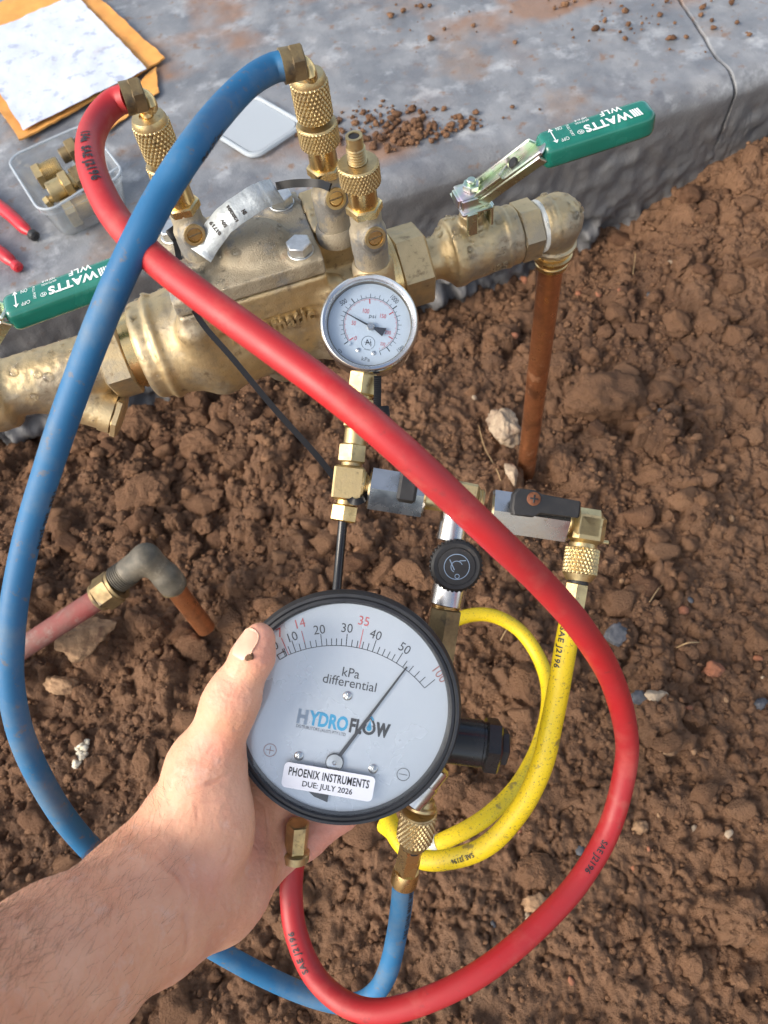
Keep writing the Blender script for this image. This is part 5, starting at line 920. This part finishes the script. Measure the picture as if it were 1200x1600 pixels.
for pts, w, dep in [([(292, 1222), (318, 1222), (345, 1216), (368, 1206)], .0009, .0011), ([(320, 1247), (345, 1246), (372, 1240)], .0008, .0008), ([(250, 1330), (262, 1352), (285, 1372), (300, 1420)], .0013, .0009), ([(345, 1382), (352, 1360), (362, 1335), (371, 1300)], .0012, .0008),
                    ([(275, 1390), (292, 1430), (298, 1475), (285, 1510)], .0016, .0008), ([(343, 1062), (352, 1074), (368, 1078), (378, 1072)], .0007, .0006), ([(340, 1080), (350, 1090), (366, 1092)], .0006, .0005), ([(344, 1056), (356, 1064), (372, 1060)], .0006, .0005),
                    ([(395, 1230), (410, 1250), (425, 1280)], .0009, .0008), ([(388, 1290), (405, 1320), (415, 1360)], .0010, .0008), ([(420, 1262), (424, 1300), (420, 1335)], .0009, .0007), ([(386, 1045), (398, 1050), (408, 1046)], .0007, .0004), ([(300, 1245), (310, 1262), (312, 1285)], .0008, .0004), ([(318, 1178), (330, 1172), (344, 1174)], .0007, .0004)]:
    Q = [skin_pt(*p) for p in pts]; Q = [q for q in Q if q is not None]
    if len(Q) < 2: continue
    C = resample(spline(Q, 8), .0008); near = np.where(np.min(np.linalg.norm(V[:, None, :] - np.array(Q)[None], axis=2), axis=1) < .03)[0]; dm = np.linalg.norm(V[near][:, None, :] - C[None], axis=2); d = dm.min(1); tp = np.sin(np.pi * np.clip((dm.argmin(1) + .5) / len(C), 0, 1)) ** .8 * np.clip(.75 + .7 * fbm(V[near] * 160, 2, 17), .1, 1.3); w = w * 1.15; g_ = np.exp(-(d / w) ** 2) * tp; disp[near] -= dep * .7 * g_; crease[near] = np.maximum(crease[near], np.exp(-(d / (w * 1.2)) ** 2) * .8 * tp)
for (px, py), r, h in (((300, 1400), .016, .0012), ((255, 1340), .012, .0008), ((342, 1130), .010, .0006), ((330, 1150), .006, .0006)):
    q = skin_pt(px, py); 
    if q is not None: disp += h * np.exp(-(np.linalg.norm(V - q, axis=1) / r) ** 2)
disp += .0005 * fbm(V * 70, 3, 5) + .00018 * np.abs(fbm(V * 330, 3, 6))
V = V + N * disp[:, None]; N = vnormals(V, F)
flush = np.zeros(len(V))
for (px, py), r, a in (((325, 1165), .010, .9), ((358, 1080), .010, .5), ((405, 985), .010, .7), ((338, 1375), .014, .6), ((420, 1025), .008, .5), ((408, 1310), .016, .9), ((430, 1360), .016, .7), ((520, 1310), .03, 1.0), ((350, 1260), .014, .25)):
    q = skin_pt(px, py, 8)
    if q is not None: flush = np.maximum(flush, a * np.exp(-(np.linalg.norm(V - q, axis=1) / r) ** 2))
po = at(285, 1395, .39); per = thing('person', tl(po), 'bare left forearm and hand gripping the large gauge, thumb on its rim', 'person'); sk = make('body', (V - po, F), M['skin'], per, sharp=0, attrs={'flush': flush, 'crease': crease})
# thumb nail, laid on the skin
c0, c1 = skin_pt(399, 1024, 5), skin_pt(391, 989, 5); nn = RCAM @ np.array([-.50, -.10, -.84]); nn /= np.linalg.norm(nn); ax = at(402, 988, .3685) - at(389, 1032, .3695); ax -= (ax @ nn) * nn; Ln = .0150; ax /= np.linalg.norm(ax); sd = np.cross(nn, ax); ctr = at(400, 1005, .3690)
na, nb = 15, 21; NV = []
for i in range(na):
    for j in range(nb):
        v_ = (i / (na - 1) - .5) * 2; u_ = (j / (nb - 1) - .5) * 2; wd = .0056 * (1 - .06 * v_) * max(.05, 1 - abs(v_) ** (3.6 if v_ > 0 else 2.8)) ** .42; NV.append(ctr + ax * v_ * Ln / 2  + sd * u_ * wd)
NV = np.array(NV); OUT = []
near = np.linalg.norm(V - ctr, axis=1) < .02; Vn = V[near] - ctr; tn = Vn @ nn; tx_ = np.stack([Vn @ ax, Vn @ sd], 1); keep = tn > -.004
for q in NV:
    w_ = q - ctr; dd = np.hypot(tx_[:, 0] - w_ @ ax, tx_[:, 1] - w_ @ sd); m_ = dd < .0012; h_ = tn[m_].max() if m_.any() else tn[keep][np.argmin(dd[keep])]; OUT.append(h_)
OUT = np.array(OUT).reshape(na, nb)
for _ in range(3): OUT[1:-1, 1:-1] = (OUT[1:-1, 1:-1] * 2 + OUT[:-2, 1:-1] + OUT[2:, 1:-1] + OUT[1:-1, :-2] + OUT[1:-1, 2:]) / 6
NV = NV + nn * (OUT.ravel()[:, None] + .00012); NV[:nb] -= nn * .0005; ni = np.arange(na * nb).reshape(na, nb); nf = np.stack([ni[:-1, :-1], ni[:-1, 1:], ni[1:, 1:], ni[1:, :-1]], -1).reshape(-1, 4)
n_low = NV - nn * .0007; n = len(NV); rim = np.concatenate([ni[:, 0], ni[-1, 1:], ni[-2::-1, -1], ni[0, -2:0:-1]]); sq_ = np.stack([rim, np.roll(rim, -1)], 1)
make('thumb_nail', (np.concatenate([NV, n_low]) - po, np.concatenate([nf[:, ::-1], nf + n, np.concatenate([sq_, sq_[:, ::-1] + n], 1)])), M['nail'], per, sharp=0)
sp_ = skin_pt(390, 1022, 5); v, f = lump(3, 55, .5, (1, .7, .35), 2); make('soil_speck', (v * .0021 + sp_ + nn * .0003 - po, f), M['clod'], per, sharp=0, attrs={'tone': np.full(len(v), 1.)})
# fine hair on the forearm
rr = np.random.RandomState(9); fz = np.where((PX[:, 0] < 330) & (PX[:, 1] > 1225) & (PX[:, 0] + (PX[:, 1] - 1225) * .2 < 330) & (PX[:, 0] > -120) & (PX[:, 1] < 1720))[0]; wgt = np.clip((330 - PX[fz, 0]) / 330, .06, 1) * np.where(((PX[fz, 1] - 1335) + .62 * (PX[fz, 0] - 165)) < 110, 1.2, .35); wgt = wgt / wgt.sum()
ua = at(225, 1418, .362) - at(-60, 1612, .285); ua /= np.linalg.norm(ua); HV = []; HF = []; o_ = 0
for i in rr.choice(fz, 3200, p=wgt):
    p, n_ = V[i], N[i]; t_ = ua - (ua @ n_) * n_; t_ /= np.linalg.norm(t_); sdv = np.cross(n_, t_); dirn = t_ * rr.uniform(.5, 1) + sdv * rr.normal(.35, .35); dirn /= np.linalg.norm(dirn); L = rr.uniform(.004, .011); C = [p + dirn * L * s_ + n_ * (L * (.55 * s_ - .42 * s_ * s_)) + sdv * rr.normal(0, .0002) for s_ in (0, .35, .7, 1)]
    for j, c in enumerate(C): r_ = .000046 * (1 - .7 * j / 3); HV += [c + sdv * r_, c - sdv * r_ * .5 + n_ * r_, c - sdv * r_ * .5 - n_ * r_]
    for j in range(3):
        for e_ in range(3): HF.append((o_ + j * 3 + e_, o_ + j * 3 + (e_ + 1) % 3, o_ + j * 3 + 3 + (e_ + 1) % 3, o_ + j * 3 + 3 + e_))
    o_ += 12
make('arm_hair', (np.array(HV) - po, np.array(HF)), M['hair'], per, sharp=0)['kind'] = 'stuff'
